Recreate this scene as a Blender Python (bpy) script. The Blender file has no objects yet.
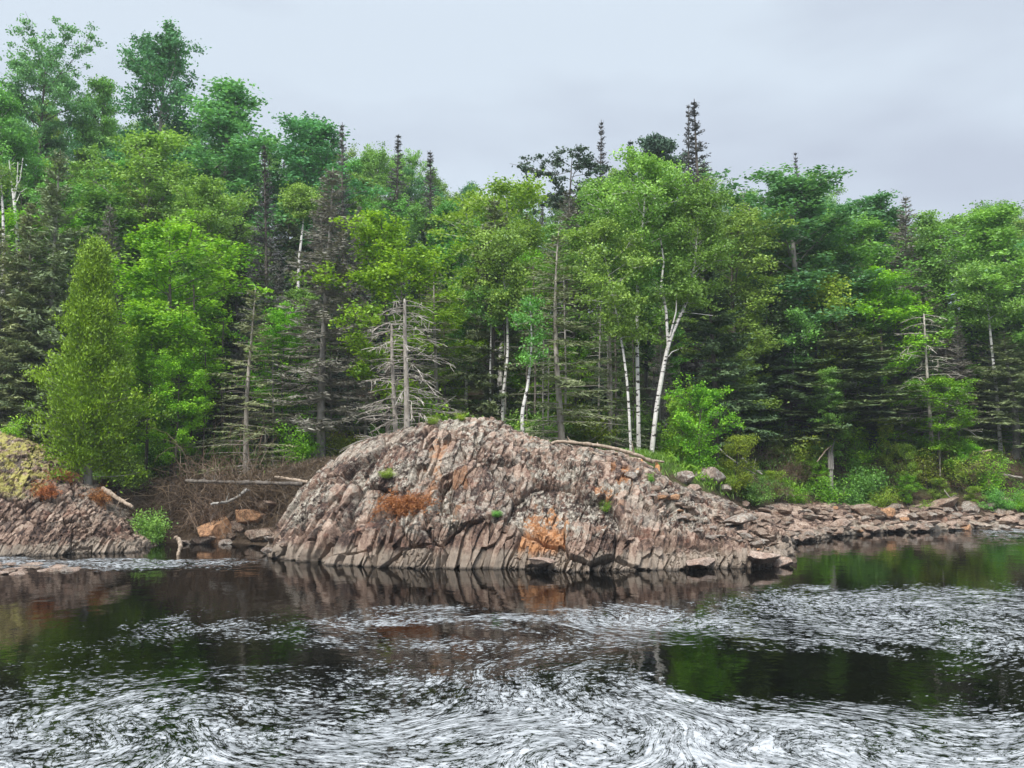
import bpy, math, random
import numpy as np
PI = math.pi
R = math.radians
scene = bpy.context.scene
COL = scene.collection
# ------------------------------------------------------------------ camera
F = 900.0; PITCH = math.atan(56/900.0); CAMZ = 4.0
cam_d = bpy.data.cameras.new('camera'); cam = bpy.data.objects.new('camera', cam_d); COL.objects.link(cam)
cam_d.sensor_width = 36.0; cam_d.lens = 36.0*F/1024.0; cam_d.clip_end = 3000; cam_d.clip_start = 0.1
cam.location = (0, 0, CAMZ); cam.rotation_euler = (PI/2+PITCH, 0, 0)
scene.camera = cam
# ------------------------------------------------------------------ sky and sun
SUN_EL, SUN_AZ = R(52), R(205)      # azimuth measured clockwise from +Y: high behind the photographer, a little to the left
w = bpy.data.worlds.new('World'); scene.world = w; w.use_nodes = True
nt = w.node_tree; nt.nodes.clear()
def N(t, ty, **k):
    n = t.nodes.new(ty)
    for a, b in k.items(): setattr(n, a, b)
    return n
wo = N(nt, 'ShaderNodeOutputWorld'); bg = N(nt, 'ShaderNodeBackground'); bg.inputs['Strength'].default_value = 0.092
sky = N(nt, 'ShaderNodeTexSky', sky_type='NISHITA', sun_disc=False, sun_elevation=SUN_EL, sun_rotation=SUN_AZ)
tc = N(nt, 'ShaderNodeTexCoord'); mp = N(nt, 'ShaderNodeMapping'); mp.inputs['Scale'].default_value = (1.0, 1.0, 3.0)
mp.inputs['Location'].default_value = (0.75, 0.2, 0.1)
nz = N(nt, 'ShaderNodeTexNoise'); nz.inputs['Scale'].default_value = 2.3; nz.inputs['Detail'].default_value = 4; nz.inputs['Roughness'].default_value = .5
cr = N(nt, 'ShaderNodeValToRGB'); e = cr.color_ramp.elements
e[0].position = .33; e[0].color = (3.95, 4.35, 5.1, 1); e[1].position = .60; e[1].color = (5.05, 5.7, 6.4, 1)
mx = N(nt, 'ShaderNodeMixRGB'); mx.inputs[0].default_value = 0.93
L = nt.links.new
L(tc.outputs['Generated'], mp.inputs[0]); L(mp.outputs[0], nz.inputs['Vector']); L(nz.outputs['Fac'], cr.inputs[0])
# an overcast sky is about three times brighter overhead than at the horizon
sxyz = N(nt, 'ShaderNodeSeparateXYZ'); L(tc.outputs['Generated'], sxyz.inputs[0])
mr = N(nt, 'ShaderNodeMapRange'); mr.interpolation_type = 'SMOOTHSTEP'; L(sxyz.outputs[2], mr.inputs[0]); mr.inputs[1].default_value = .42; mr.inputs[2].default_value = 1.; mr.inputs[3].default_value = 1.; mr.inputs[4].default_value = 3.0
zen = N(nt, 'ShaderNodeVectorMath', operation='SCALE'); L(cr.outputs[0], zen.inputs[0]); L(mr.outputs[0], zen.inputs['Scale'])
L(sky.outputs[0], mx.inputs[1]); L(zen.outputs[0], mx.inputs[2]); L(mx.outputs[0], bg.inputs[0]); L(bg.outputs[0], wo.inputs[0])
sd = bpy.data.lights.new('sun', 'SUN'); sd.energy = 3.1; sd.angle = R(20); sd.color = (1, .96, .9)
so = bpy.data.objects.new('sun', sd); COL.objects.link(so); so.rotation_euler = (PI/2-SUN_EL, 0, PI-SUN_AZ+0)
# the lamp shines from compass azimuth SUN_AZ down to the scene
_d = np.array([math.sin(SUN_AZ)*math.cos(SUN_EL), math.cos(SUN_AZ)*math.cos(SUN_EL), math.sin(SUN_EL)])
from mathutils import Vector
so.rotation_euler = Vector(_d).to_track_quat('Z', 'Y').to_euler()
vs = scene.view_settings
vs.view_transform = 'Standard'; vs.look = 'None'; vs.exposure = 0.65; vs.gamma = 1.0; vs.use_curve_mapping = False
scene.cycles.use_denoising = True
scene.cycles.max_bounces = 5; scene.cycles.diffuse_bounces = 3; scene.cycles.glossy_bounces = 3; scene.cycles.transparent_max_bounces = 4
scene.cycles.caustics_reflective = False; scene.cycles.caustics_refractive = False

# ------------------------------------------------------------------ pixel <-> world
cp, sp_ = math.cos(PITCH), math.sin(PITCH)
def ray(px, py):
    a = (px-512)/F; b = (384-py)/F
    return a, cp-b*sp_, sp_+b*cp
def at(px, py, Y):
    dx, dy, dz = ray(px, py); t = Y/dy
    return dx*t, Y, CAMZ+dz*t
def on_water(px, py):
    dx, dy, dz = ray(px, py); t = -CAMZ/dz
    return dx*t, dy*t
def to_px(x, y, z):
    f = y*cp+(z-CAMZ)*sp_; u = -y*sp_+(z-CAMZ)*cp
    return 512+F*x/f, 384-F*u/f

# ------------------------------------------------------------------ noise in numpy
def h3(ix, iy, iz, s=0):
    n = (ix.astype(np.int64)*73856093) ^ (iy.astype(np.int64)*19349663) ^ (iz.astype(np.int64)*83492791) ^ (s*2654435761 & 0x7fffffff)
    n = (n ^ (n >> 13)) * 1274126177 & 0x7fffffff
    n = (n ^ (n >> 16)) * 668265263 & 0x7fffffff
    n = n ^ (n >> 15)
    return (n & 0xffffff)/float(0xffffff)
def vn(x, y, z, s=0):
    x, y, z = np.broadcast_arrays(np.asarray(x, float), np.asarray(y, float), np.asarray(z, float))
    ix, iy, iz = np.floor(x), np.floor(y), np.floor(z)
    fx, fy, fz = x-ix, y-iy, z-iz
    fx, fy, fz = fx*fx*(3-2*fx), fy*fy*(3-2*fy), fz*fz*(3-2*fz)
    r = 0
    for a in (0, 1):
        for b in (0, 1):
            for c in (0, 1):
                r = r + h3(ix+a, iy+b, iz+c, s)*(fx if a else 1-fx)*(fy if b else 1-fy)*(fz if c else 1-fz)
    return r*2-1
def fbm(x, y, z, s=0, o=4):
    r = 0; a = .5
    for i in range(o):
        r = r + a*vn(x, y, z, s+i*17); x = x*2.03+1.7; y = y*2.03+3.1; z = z*2.03+.7; a *= .5
    return r
def sst(a, b, x):
    t = np.clip((x-a)/(b-a), 0, 1); return t*t*(3-2*t)
def cells(P, s=0):
    """nearest jittered lattice point: id-random (n,4), F1, F2, offset"""
    I = np.floor(P).astype(np.int64); n = len(P)
    f1 = np.full(n, 9.); f2 = np.full(n, 9.); rid = np.zeros((n, 4)); off = np.zeros((n, 3))
    for a in (-1, 0, 1):
        for b in (-1, 0, 1):
            for c in (-1, 0, 1):
                J = I+np.array([a, b, c])
                j = np.stack([h3(J[:, 0], J[:, 1], J[:, 2], s+k) for k in (1, 2, 3)], 1)
                d3 = P-(J+.15+.7*j); d = np.sqrt((d3**2).sum(1))
                m = d < f1
                f2 = np.where(m, f1, np.minimum(f2, d)); f1 = np.where(m, d, f1)
                off[m] = d3[m]
                for k in range(4):
                    rid[m, k] = h3(J[m, 0], J[m, 1], J[m, 2], s+10+k)
    return rid, f1, f2, off

# ------------------------------------------------------------------ meshes and objects
def mesh_np(name, V, Fc, mat, attrs=None, smooth=False):
    V = np.asarray(V, np.float32); Fc = np.asarray(Fc, np.int32)
    me = bpy.data.meshes.new(name); k = Fc.shape[1]
    me.vertices.add(len(V)); me.vertices.foreach_set('co', V.ravel())
    me.loops.add(Fc.size); me.loops.foreach_set('vertex_index', Fc.ravel())
    me.polygons.add(len(Fc)); me.polygons.foreach_set('loop_start', np.arange(0, Fc.size, k, dtype=np.int32))
    try: me.polygons.foreach_set('loop_total', np.full(len(Fc), k, np.int32))
    except Exception: pass
    me.update(calc_edges=True)
    if smooth: me.polygons.foreach_set('use_smooth', np.ones(len(Fc), bool))
    else: me.polygons.foreach_set('use_smooth', np.zeros(len(Fc), bool))
    for an, v in (attrs or {}).items():
        v = np.asarray(v, np.float32)
        if v.ndim == 1:
            at_ = me.attributes.new(an, 'FLOAT', 'POINT'); at_.data.foreach_set('value', v)
        else:
            at_ = me.attributes.new(an, 'FLOAT_VECTOR', 'POINT'); at_.data.foreach_set('vector', v.ravel())
    me.materials.append(mat); me.validate()
    return me
def link(name, me, parent=None):
    o = bpy.data.objects.new(name, me); COL.objects.link(o)
    if parent: o.parent = parent
    return o
def tag(o, label=None, cat=None, group=None, kind=None):
    if label: o['label'] = label
    if cat: o['category'] = cat
    if group: o['group'] = group
    if kind: o['kind'] = kind
    return o
def grid_faces(nu, nv):
    i = np.arange(nu-1)[:, None]*nv+np.arange(nv-1)[None, :]
    return np.stack([i, i+nv, i+nv+1, i+1], -1).reshape(-1, 4)
def unit(v): return v/(np.linalg.norm(v, axis=-1, keepdims=True)+1e-9)
class Geo:
    """collects quads for one mesh"""
    def __init__(s): s.V = []; s.F = []; s.A = []; s.n = 0
    def add(s, V, Fc, a=None):
        V = np.asarray(V, float).reshape(-1, 3); Fc = np.asarray(Fc).reshape(-1, 4)
        s.V.append(V); s.F.append(Fc+s.n); s.n += len(V)
        s.A.append(np.zeros(len(V)) if a is None else np.broadcast_to(np.asarray(a, float), (len(V),)))
    def tube(s, pts, rad, k=5, a=.5, cap=False):
        pts = np.asarray(pts, float); m = len(pts); rad = np.broadcast_to(np.asarray(rad, float), (m,))
        T = unit(np.gradient(pts, axis=0)); ref = np.array([0., 0, 1]) if abs(T[0, 2]) < .8 else np.array([1., 0, 0])
        A = unit(np.cross(T, ref)); B = np.cross(T, A)
        th = np.arange(k)*2*PI/k
        V = pts[:, None]+rad[:, None, None]*(A[:, None]*np.cos(th)[None, :, None]+B[:, None]*np.sin(th)[None, :, None])
        i = np.arange(m-1)[:, None]*k; j = np.arange(k)[None, :]; j2 = (j+1) % k
        Fc = np.stack([i+j, i+j2, i+k+j2, i+k+j], -1).reshape(-1, 4)
        s.add(V.reshape(-1, 3), Fc, a)
        if cap:
            c = V[-1].mean(0); n0 = len(V.reshape(-1, 3))
            q = [[x, (x+1) % k, k, k] for x in range(k)]
            s.add(np.vstack([V[-1], c+T[-1]*rad[-1]*.4, c]), [[x, (x+1) % k, k, k] for x in range(0)] or np.zeros((0, 4), int), a)
    def leaves(s, C, L_, W_, rng, a, flat=.5, dirs=None):
        """diamond leaves: centres C, length L_, width W_; flat: how level they lie"""
        n = len(C); C = np.asarray(C, float)
        d = unit(rng.normal(size=(n, 3))*np.array([1, 1, 1-flat])) if dirs is None else unit(dirs+rng.normal(size=(n, 3))*.25)
        up = unit(rng.normal(size=(n, 3))*(1-flat*.6)+np.array([0, 0, flat*1.3]))
        sd_ = unit(np.cross(d, up)); nn = np.cross(sd_, d)
        L_ = np.broadcast_to(L_, (n,))[:, None]; W_ = np.broadcast_to(W_, (n,))[:, None]
        V = np.stack([C-d*L_*.5, C+sd_*W_*.5-nn*W_*.12, C+d*L_*.5, C-sd_*W_*.5-nn*W_*.12], 1)
        i = np.arange(n)[:, None]*4
        s.add(V.reshape(-1, 3), i+np.array([[0, 1, 2, 3]]), np.repeat(np.broadcast_to(a, (n,)), 4))
    def build(s, name, mat, smooth=False):
        return mesh_np(name, np.vstack(s.V), np.vstack(s.F), mat, {'var': np.concatenate(s.A)}, smooth)

# ------------------------------------------------------------------ materials
def new_mat(name):
    m = bpy.data.materials.new(name); m.use_nodes = True; m.node_tree.nodes.clear(); return m, m.node_tree
def ramp(t, stops, interp='LINEAR'):
    r = N(t, 'ShaderNodeValToRGB'); cr = r.color_ramp; cr.interpolation = interp
    while len(cr.elements) < len(stops): cr.elements.new(.5)
    for e_, (p, c) in zip(cr.elements, stops): e_.position = p; e_.color = (*c, 1) if len(c) == 3 else c
    return r
def noise(t, vec, scale, detail=4, rough=.55, dist=0):
    n = N(t, 'ShaderNodeTexNoise'); n.inputs['Scale'].default_value = scale; n.inputs['Detail'].default_value = detail
    n.inputs['Roughness'].default_value = rough; n.inputs['Distortion'].default_value = dist
    if vec is not None: t.links.new(vec, n.inputs['Vector'])
    return n.outputs['Fac']
def math_(t, op, a, b=None, clamp=False):
    n = N(t, 'ShaderNodeMath', operation=op, use_clamp=clamp)
    for i, v in enumerate((a, b)):
        if v is None: continue
        if isinstance(v, (int, float)): n.inputs[i].default_value = v
        else: t.links.new(v, n.inputs[i])
    return n.outputs[0]
def mixc(t, fac, a, b, mode='MIX'):
    n = N(t, 'ShaderNodeMixRGB', blend_type=mode)
    for i, v in enumerate((fac, a, b)):
        if isinstance(v, (int, float)): n.inputs[i].default_value = v
        elif isinstance(v, tuple): n.inputs[i].default_value = (*v, 1)
        else: t.links.new(v, n.inputs[i])
    return n.outputs[0]
def maprange(t, v, a, b, c=0., d=1.):
    n = N(t, 'ShaderNodeMapRange'); n.interpolation_type = 'SMOOTHSTEP'
    t.links.new(v, n.inputs[0])
    for i, x in enumerate((a, b, c, d)): n.inputs[i+1].default_value = x
    return n.outputs[0]
def attr(t, name): return N(t, 'ShaderNodeAttribute', attribute_name=name)

def leaf_mat(name, dark, light, transl=.35, huevar=.03, warm=None):
    m, t = new_mat(name); l = t.links.new
    a = attr(t, 'var').outputs['Fac']; oi = N(t, 'ShaderNodeObjectInfo')
    c = ramp(t, [(0, dark), (1, light)]); l(a, c.inputs[0])
    hs = N(t, 'ShaderNodeHueSaturation'); l(c.outputs[0], hs.inputs['Color'])
    hv = N(t, 'ShaderNodeMapRange'); l(oi.outputs['Random'], hv.inputs[0]); hv.inputs[3].default_value = .5-huevar; hv.inputs[4].default_value = .5+huevar
    l(hv.outputs[0], hs.inputs['Hue'])
    r2 = math_(t, 'FRACT', math_(t, 'MULTIPLY', oi.outputs['Random'], 7.31))
    l(math_(t, 'ADD', math_(t, 'MULTIPLY', r2, .4), .8), hs.inputs['Value'])
    df = N(t, 'ShaderNodeBsdfDiffuse'); tr = N(t, 'ShaderNodeBsdfTranslucent'); gl = N(t, 'ShaderNodeBsdfGlossy'); gl.inputs['Roughness'].default_value = .45
    gl.inputs['Color'].default_value = (.7, .75, .8, 1)
    l(hs.outputs[0], df.inputs[0]); l(mixc(t, 1., hs.outputs[0], (1.0, 1.0, .5), 'MULTIPLY'), tr.inputs[0])
    mx_ = N(t, 'ShaderNodeMixShader'); mx_.inputs[0].default_value = transl; l(df.outputs[0], mx_.inputs[1]); l(tr.outputs[0], mx_.inputs[2])
    m2 = N(t, 'ShaderNodeMixShader'); m2.inputs[0].default_value = .035; l(mx_.outputs[0], m2.inputs[1]); l(gl.outputs[0], m2.inputs[2])
    o = N(t, 'ShaderNodeOutputMaterial'); l(m2.outputs[0], o.inputs[0]); return m
def bark_mat(name, c1, c2, scale=6, spots=None, stretch=(1, 1, .25), rough=.9):
    m, t = new_mat(name); l = t.links.new
    tc_ = N(t, 'ShaderNodeTexCoord'); mp_ = N(t, 'ShaderNodeMapping'); mp_.inputs['Scale'].default_value = stretch; l(tc_.outputs['Object'], mp_.inputs[0])
    f = noise(t, mp_.outputs[0], scale, 5, .65)
    c = ramp(t, [(.32, c1), (.68, c2)]); l(f, c.inputs[0]); col = c.outputs[0]
    if spots:
        mp2 = N(t, 'ShaderNodeMapping'); mp2.inputs['Scale'].default_value = (1, 1, 2.6); l(tc_.outputs['Object'], mp2.inputs[0])
        f2 = noise(t, mp2.outputs[0], 3.2, 4, .6)
        col = mixc(t, maprange(t, f2, .54, .60), col, spots)
    b = N(t, 'ShaderNodeBsdfPrincipled'); l(col, b.inputs['Base Color']); b.inputs['Roughness'].default_value = rough; b.inputs['Specular IOR Level'].default_value = .2
    bp = N(t, 'ShaderNodeBump'); bp.inputs['Strength'].default_value = .5; bp.inputs['Distance'].default_value = .02; l(f, bp.inputs['Height']); l(bp.outputs[0], b.inputs['Normal'])
    o = N(t, 'ShaderNodeOutputMaterial'); l(b.outputs[0], o.inputs[0]); return m

M = {}
M['birch_leaf'] = leaf_mat('birch_leaf', (.06, .17, .03), (.34, .60, .11))
M['aspen_leaf'] = leaf_mat('aspen_leaf', (.045, .17, .06), (.24, .52, .18))
M['maple_leaf'] = leaf_mat('maple_leaf', (.07, .24, .01), (.44, .76, .05), .4, .015)
M['yellow_leaf'] = leaf_mat('yellow_leaf', (.13, .24, .02), (.46, .58, .07), .4, .02)
M['cedar_leaf'] = leaf_mat('cedar_leaf', (.09, .18, .008), (.36, .52, .025), .25, .015)
M['dark_needle'] = leaf_mat('dark_needle', (.035, .075, .05), (.10, .17, .095), .1)
M['spire_needle'] = leaf_mat('spire_needle', (.07, .07, .072), (.21, .205, .20), .1)
M['fir_needle'] = leaf_mat('fir_needle', (.06, .11, .045), (.20, .26, .11), .15)
M['olive_needle'] = leaf_mat('olive_needle', (.12, .16, .07), (.36, .42, .20), .15)
M['brown_twig'] = leaf_mat('brown_twig', (.12, .115, .10), (.36, .34, .28), .1, .02)
M['rust_twig'] = leaf_mat('rust_twig', (.20, .06, .015), (.55, .24, .08), .15, .01)
M['brush_twig'] = leaf_mat('brush_twig', (.07, .045, .03), (.24, .17, .11), .05, .01)
M['grass'] = leaf_mat('grass', (.06, .16, .015), (.28, .42, .06), .35, .02)
M['fern'] = leaf_mat('fern', (.06, .22, .01), (.3, .55, .05), .35, .02)
M['bark'] = bark_mat('bark', (.06, .05, .042), (.20, .175, .15))
M['pale_bark'] = bark_mat('pale_bark', (.16, .15, .13), (.38, .36, .33))
M['birch_bark'] = bark_mat('birch_bark', (.42, .40, .37), (.80, .78, .74), 5, (.05, .045, .04))
M['dead_wood'] = bark_mat('dead_wood', (.22, .19, .16), (.52, .48, .42))
M['driftwood'] = bark_mat('driftwood', (.13, .095, .065), (.50, .40, .31), 9)
M['rot_wood'] = bark_mat('rot_wood', (.50, .22, .08), (.72, .42, .20))

def rock_mat(name, tone=(1, 1, 1), lichen=.5, moss=0., bump=1.):
    m, t = new_mat(name); l = t.links.new
    tc_ = N(t, 'ShaderNodeTexCoord'); P = tc_.outputs['Object']
    # dipping laminae: stretched coordinates along the lean of the beds
    mp_ = N(t, 'ShaderNodeMapping'); mp_.inputs['Rotation'].default_value = (0, R(-24), 0); mp_.inputs['Scale'].default_value = (4.5, 2.0, .8)
    l(P, mp_.inputs[0])
    streak = noise(t, mp_.outputs[0], 2.2, 6, .65)
    fine = noise(t, P, 7., 9, .8)
    big = noise(t, P, .9, 4, .55)
    cell = attr(t, 'cell').outputs['Fac']
    s = math_(t, 'ADD', math_(t, 'MULTIPLY', cell, .62), math_(t, 'MULTIPLY', streak, .55))
    s = math_(t, 'ADD', s, math_(t, 'MULTIPLY', math_(t, 'SUBTRACT', fine, .5), 1.5))
    c = ramp(t, [(.22, (.03, .02, .018)), (.42, (.10, .066, .054)), (.56, (.20, .135, .105)), (.76, (.34, .25, .20)), (1., (.50, .40, .33))])
    l(s, c.inputs[0]); col = c.outputs[0]
    # rusty faces
    red = maprange(t, noise(t, P, 1.3, 5, .6), .55, .68); red = math_(t, 'MULTIPLY', red, maprange(t, attr(t, 'cell2').outputs['Fac'], .35, .55))
    col = mixc(t, math_(t, 'MULTIPLY', red, .5), col, mixc(t, fine, (.17, .07, .05), (.42, .22, .15)))
    org = math_(t, 'MULTIPLY', attr(t, 'orange').outputs['Fac'], maprange(t, fine, .25, .5, .5, 1.))
    col = mixc(t, org, col, mixc(t, fine, (.34, .14, .06), (.70, .38, .17)))
    # lichen: pale grey crusts and dark spots
    v = N(t, 'ShaderNodeTexVoronoi'); v.inputs['Scale'].default_value = 5; l(P, v.inputs['Vector'])
    ln = math_(t, 'ADD', noise(t, P, 4.2, 8, .78), math_(t, 'MULTIPLY', math_(t, 'SUBTRACT', big, .5), .5))
    hi = attr(t, 'lich').outputs['Fac']
    li = math_(t, 'MULTIPLY', maprange(t, ln, .48, .56), math_(t, 'MULTIPLY', hi, lichen*1.5), True)
    col = mixc(t, li, col, mixc(t, maprange(t, fine, .35, .65), (.17, .155, .135), (.60, .57, .50)))
    bl = math_(t, 'MULTIPLY', maprange(t, noise(t, P, 5.5, 7, .75, .5), .54, .62), .8)
    col = mixc(t, math_(t, 'MULTIPLY', bl, hi), col, (.07, .06, .055))
    # pale scoured band above the waterline, dark wet foot
    pale = attr(t, 'pale').outputs['Fac']
    col = mixc(t, math_(t, 'MULTIPLY', pale, maprange(t, streak, .25, .6, .45, .85)), col, mixc(t, fine, (.17, .135, .11), (.56, .50, .42)))
    if moss > 0:
        mo = math_(t, 'MULTIPLY', attr(t, 'moss').outputs['Fac'], maprange(t, noise(t, P, 2.6, 6, .7), .44, .56))
        col = mixc(t, mo, col, mixc(t, fine, (.20, .19, .03), (.62, .58, .22)))
    col = mixc(t, 1., col, tone, 'MULTIPLY')
    b = N(t, 'ShaderNodeBsdfPrincipled'); l(col, b.inputs['Base Color'])
    wet = attr(t, 'wet').outputs['Fac']
    col2 = mixc(t, math_(t, 'MULTIPLY', wet, .75), col, (.035, .028, .022)); l(col2, b.inputs['Base Color'])
    l(maprange(t, wet, 0., 1., .85, .25), b.inputs['Roughness']); b.inputs['Specular IOR Level'].default_value = .3
    hgt = math_(t, 'ADD', math_(t, 'MULTIPLY', streak, .7), fine)
    bp = N(t, 'ShaderNodeBump'); bp.inputs['Strength'].default_value = .9*bump; bp.inputs['Distance'].default_value = .10; l(hgt, bp.inputs['Height']); l(bp.outputs[0], b.inputs['Normal'])
    o = N(t, 'ShaderNodeOutputMaterial'); l(b.outputs[0], o.inputs[0]); return m
M['rock'] = rock_mat('rock', (1.0, .955, .905), .9)
M['mossy_rock'] = rock_mat('mossy_rock', (1., .97, .92), .45, 1.)
M['shore_rock'] = rock_mat('shore_rock', (1.15, 1.14, 1.1), .6)

# ------------------------------------------------------------------ terrain
def lerp_t(x, tab):
    tab = np.asarray(tab, float); return np.interp(x, tab[:, 0], tab[:, 1])
def shore(x):
    return lerp_t(x, [(-200, 34), (-30, 33.5), (-20, 34), (-17, 34), (-15, 34.6), (-13, 35.6), (-10.5, 35), (-9, 34.3), (-7, 32), (0, 31), (5, 31), (8, 32.5), (10, 35.5), (12.5, 38.5), (16, 40.3), (25, 41), (40, 41), (200, 41)])
def ground(x, y):
    x = np.asarray(x, float); y = np.asarray(y, float)
    d = y-shore(x)-.25*fbm(x*.6, y*.6, 0, 5, 3)
    plate = lerp_t(x, [(-200, 2.6), (-20, 2.5), (-16, 2.1), (-12, 2.2), (-8, 2.9), (-4, 3.5), (5, 3.5), (8, 2.7), (12, 2.4), (16, 2.5), (25, 2.6), (200, 2.8)])
    wd = lerp_t(x, [(-30, 2.5), (-16, 2.5), (-8, 3), (0, 3), (7, 5), (12, 6.), (25, 6), (200, 6)])
    z = np.where(d > 0, plate*sst(0, 1, d/wd), -1.6*sst(0, 1, -d/4))
    sl = lerp_t(x, [(-200, .5), (-25, .46), (-12, .36), (0, .28), (15, .27), (200, .25)])
    far = np.clip(y-41, 0, 46)
    z = z+sl*far*np.where(far < 40, 1, 1)*sst(0, 6, far)
    z = z+.35*fbm(x*.25, y*.25, 0, 9, 4)*sst(1, 6, d)
    # the near bank the photographer stands on
    z = np.where(y < 6, np.maximum(z, 2.35*sst(6, 1.5, y)-1.6*(1-sst(6, 1.5, y))), z)
    return z
def gz(x, y): return float(ground(np.array([x]), np.array([y]))[0])
m, t = new_mat('forest_floor'); l = t.links.new
P = N(t, 'ShaderNodeTexCoord').outputs['Object']
n1 = noise(t, P, .8, 6, .65); n2 = noise(t, P, 7, 6, .7)
c = ramp(t, [(.3, (.035, .025, .018)), (.5, (.085, .06, .04)), (.7, (.13, .10, .07))]); l(n2, c.inputs[0])
g_ = attr(t, 'green').outputs['Fac']
col = mixc(t, math_(t, 'MULTIPLY', maprange(t, n1, .42, .58), g_), c.outputs[0], mixc(t, n2, (.03, .07, .015), (.12, .19, .04)))
b = N(t, 'ShaderNodeBsdfPrincipled'); l(col, b.inputs['Base Color']); b.inputs['Roughness'].default_value = .95; b.inputs['Specular IOR Level'].default_value = .1
bp = N(t, 'ShaderNodeBump'); bp.inputs['Distance'].default_value = .15; l(n2, bp.inputs['Height']); l(bp.outputs[0], b.inputs['Normal'])
o = N(t, 'ShaderNodeOutputMaterial'); l(b.outputs[0], o.inputs[0]); M['floor'] = m
ys = np.concatenate([np.linspace(-40, 6, 40), np.linspace(6.5, 28, 40), np.linspace(28.1, 50, 190), np.linspace(50.5, 110, 110), np.linspace(112, 400, 60)])
xs = np.concatenate([np.linspace(-300, -46, 50), np.linspace(-45, 45, 560), np.linspace(46, 300, 50)])
X, Yg = np.meshgrid(xs, ys, indexing='ij'); Z = ground(X, Yg)
dd = Yg-shore(X)
Z = Z+.10*fbm(X*1.7, Yg*1.7, 0, 77, 4)*sst(0, .5, dd)
gr = sst(2.0, 4.5, dd)*np.where(X > 5, 1, .55)
tm = mesh_np('ground', np.stack([X, Yg, Z], -1).reshape(-1, 3), grid_faces(len(xs), len(ys)), M['floor'], {'green': gr.ravel()}, True)
tag(link('ground', tm), kind='structure')

# ------------------------------------------------------------------ river with drifting foam
cols = np.arange(17)*64.
foam_rows = [
 (500, [.1]*17), (530, [.2, .2, .2, .1, 0, 0, 0, 0, 0, 0, 0, 0, .05, .1, .15, .45, .7]), (537, [.2, .2, .2, .1, 0, 0, 0, 0, 0, 0, 0, 0, .05, .05, .12, .35, .5]),
 (548, [.1, .1, .1, .1, .0, 0, 0, 0, 0, 0, 0, 0, .05, .12, .12, .15, .2]), (556, [.25, .2, .2, .2, .15, 0, 0, 0, 0, 0, 0, 0, 0, .1, .12, .12, .1]),
 (561, [.66, .62, .6, .7, .5, .05, 0, 0, 0, 0, 0, 0, 0, .1, .15, .1, .1]), (567, [.6, .6, .66, .5, .15, 0, 0, 0, 0, 0, 0, 0, .05, .05, .1, .12, .1]),
 (574, [.1, .12, .05, 0, .1, .1, .0, 0, 0, 0, 0, 0, .05, .1, .1, .1, .1]), (582, [0, 0, 0, .05, .12, .1, .1, .1, 0, 0, 0, .0, .1, .2, .35, .3, .3]),
 (590, [0, 0, 0, 0, .05, .05, .12, .08, 0, 0, 0, .1, .5, .65, .65, .6, .55]), (600, [0, 0, 0, 0, .1, .08, .05, .05, .05, .1, .2, .4, .65, .68, .66, .62, .6]),
 (612, [0, 0, .2, .3, .28, .3, .5, .62, .65, .66, .6, .6, .62, .66, .66, .66, .62]), (622, [0, .1, .42, .52, .5, .5, .66, .5, .62, .72, .74, .68, .62, .66, .7, .62, .58]),
 (634, [.1, .25, .48, .54, .54, .52, .3, .05, .3, .62, .58, .45, .55, .62, .66, .62, .6]), (646, [.15, .38, .42, .36, .34, .5, .52, .56, .58, .55, .45, .3, .4, .55, .62, .62, .6]),
 (658, [.3, .42, .25, .1, .05, .1, .3, .38, .45, .45, .2, .0, .0, .1, .35, .52, .5]), (670, [.3, .35, .35, .4, .45, .48, .55, .55, .6, .5, .2, .0, 0, 0, .05, .4, .42]),
 (682, [.35, .42, .48, .45, .5, .55, .56, .6, .66, .62, .5, .25, .0, 0, .1, .3, .4]), (695, [.5, .56, .62, .62, .52, .56, .56, .6, .7, .7, .7, .62, .5, .25, .2, .35, .35]),
 (710, [.6, .66, .68, .62, .62, .6, .6, .66, .75, .76, .8, .76, .7, .62, .52, .5, .5]), (730, [.66, .7, .66, .66, .68, .66, .7, .76, .76, .8, .8, .8, .8, .76, .7, .7, .7]),
 (750, [.7, .7, .68, .7, .72, .7, .76, .72, .76, .8, .8, .8, .8, .8, .8, .76, .76]), (790, [.72, .72, .72, .72, .72, .7, .7, .7, .76, .8, .8, .8, .8, .8, .8, .76, .76])]
FR = np.array([r[0] for r in foam_rows], float); FT = np.array([r[1] for r in foam_rows])
def foam_amount(px, py):
    px = np.clip(px, 0, 1023.9); py = np.clip(py, 500, 789)
    i = np.clip(np.searchsorted(FR, py)-1, 0, len(FR)-2); fy = (py-FR[i])/(FR[i+1]-FR[i]); fy = fy*fy*(3-2*fy)
    c = px/64; j = np.clip(c.astype(int), 0, 15); fx = c-j; fx = fx*fx*(3-2*fx)
    return (FT[i, j]*(1-fx)+FT[i, j+1]*fx)*(1-fy)+(FT[i+1, j]*(1-fx)+FT[i+1, j+1]*fx)*fy
yr = np.concatenate([np.linspace(-6, 9.8, 14), 10*np.exp(np.linspace(0, math.log(4.4), 520)), np.linspace(45, 70, 8)])
s_ = np.linspace(-1, 1, 760); sx = .62*s_+.38*s_**3
WY = np.maximum(16, .95*np.abs(yr)+6)
XW = sx[:, None]*WY[None, :]; YW = np.broadcast_to(yr[None, :], XW.shape)
x0, y0 = XW.ravel().copy(), YW.ravel().copy()
VORT = []
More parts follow.
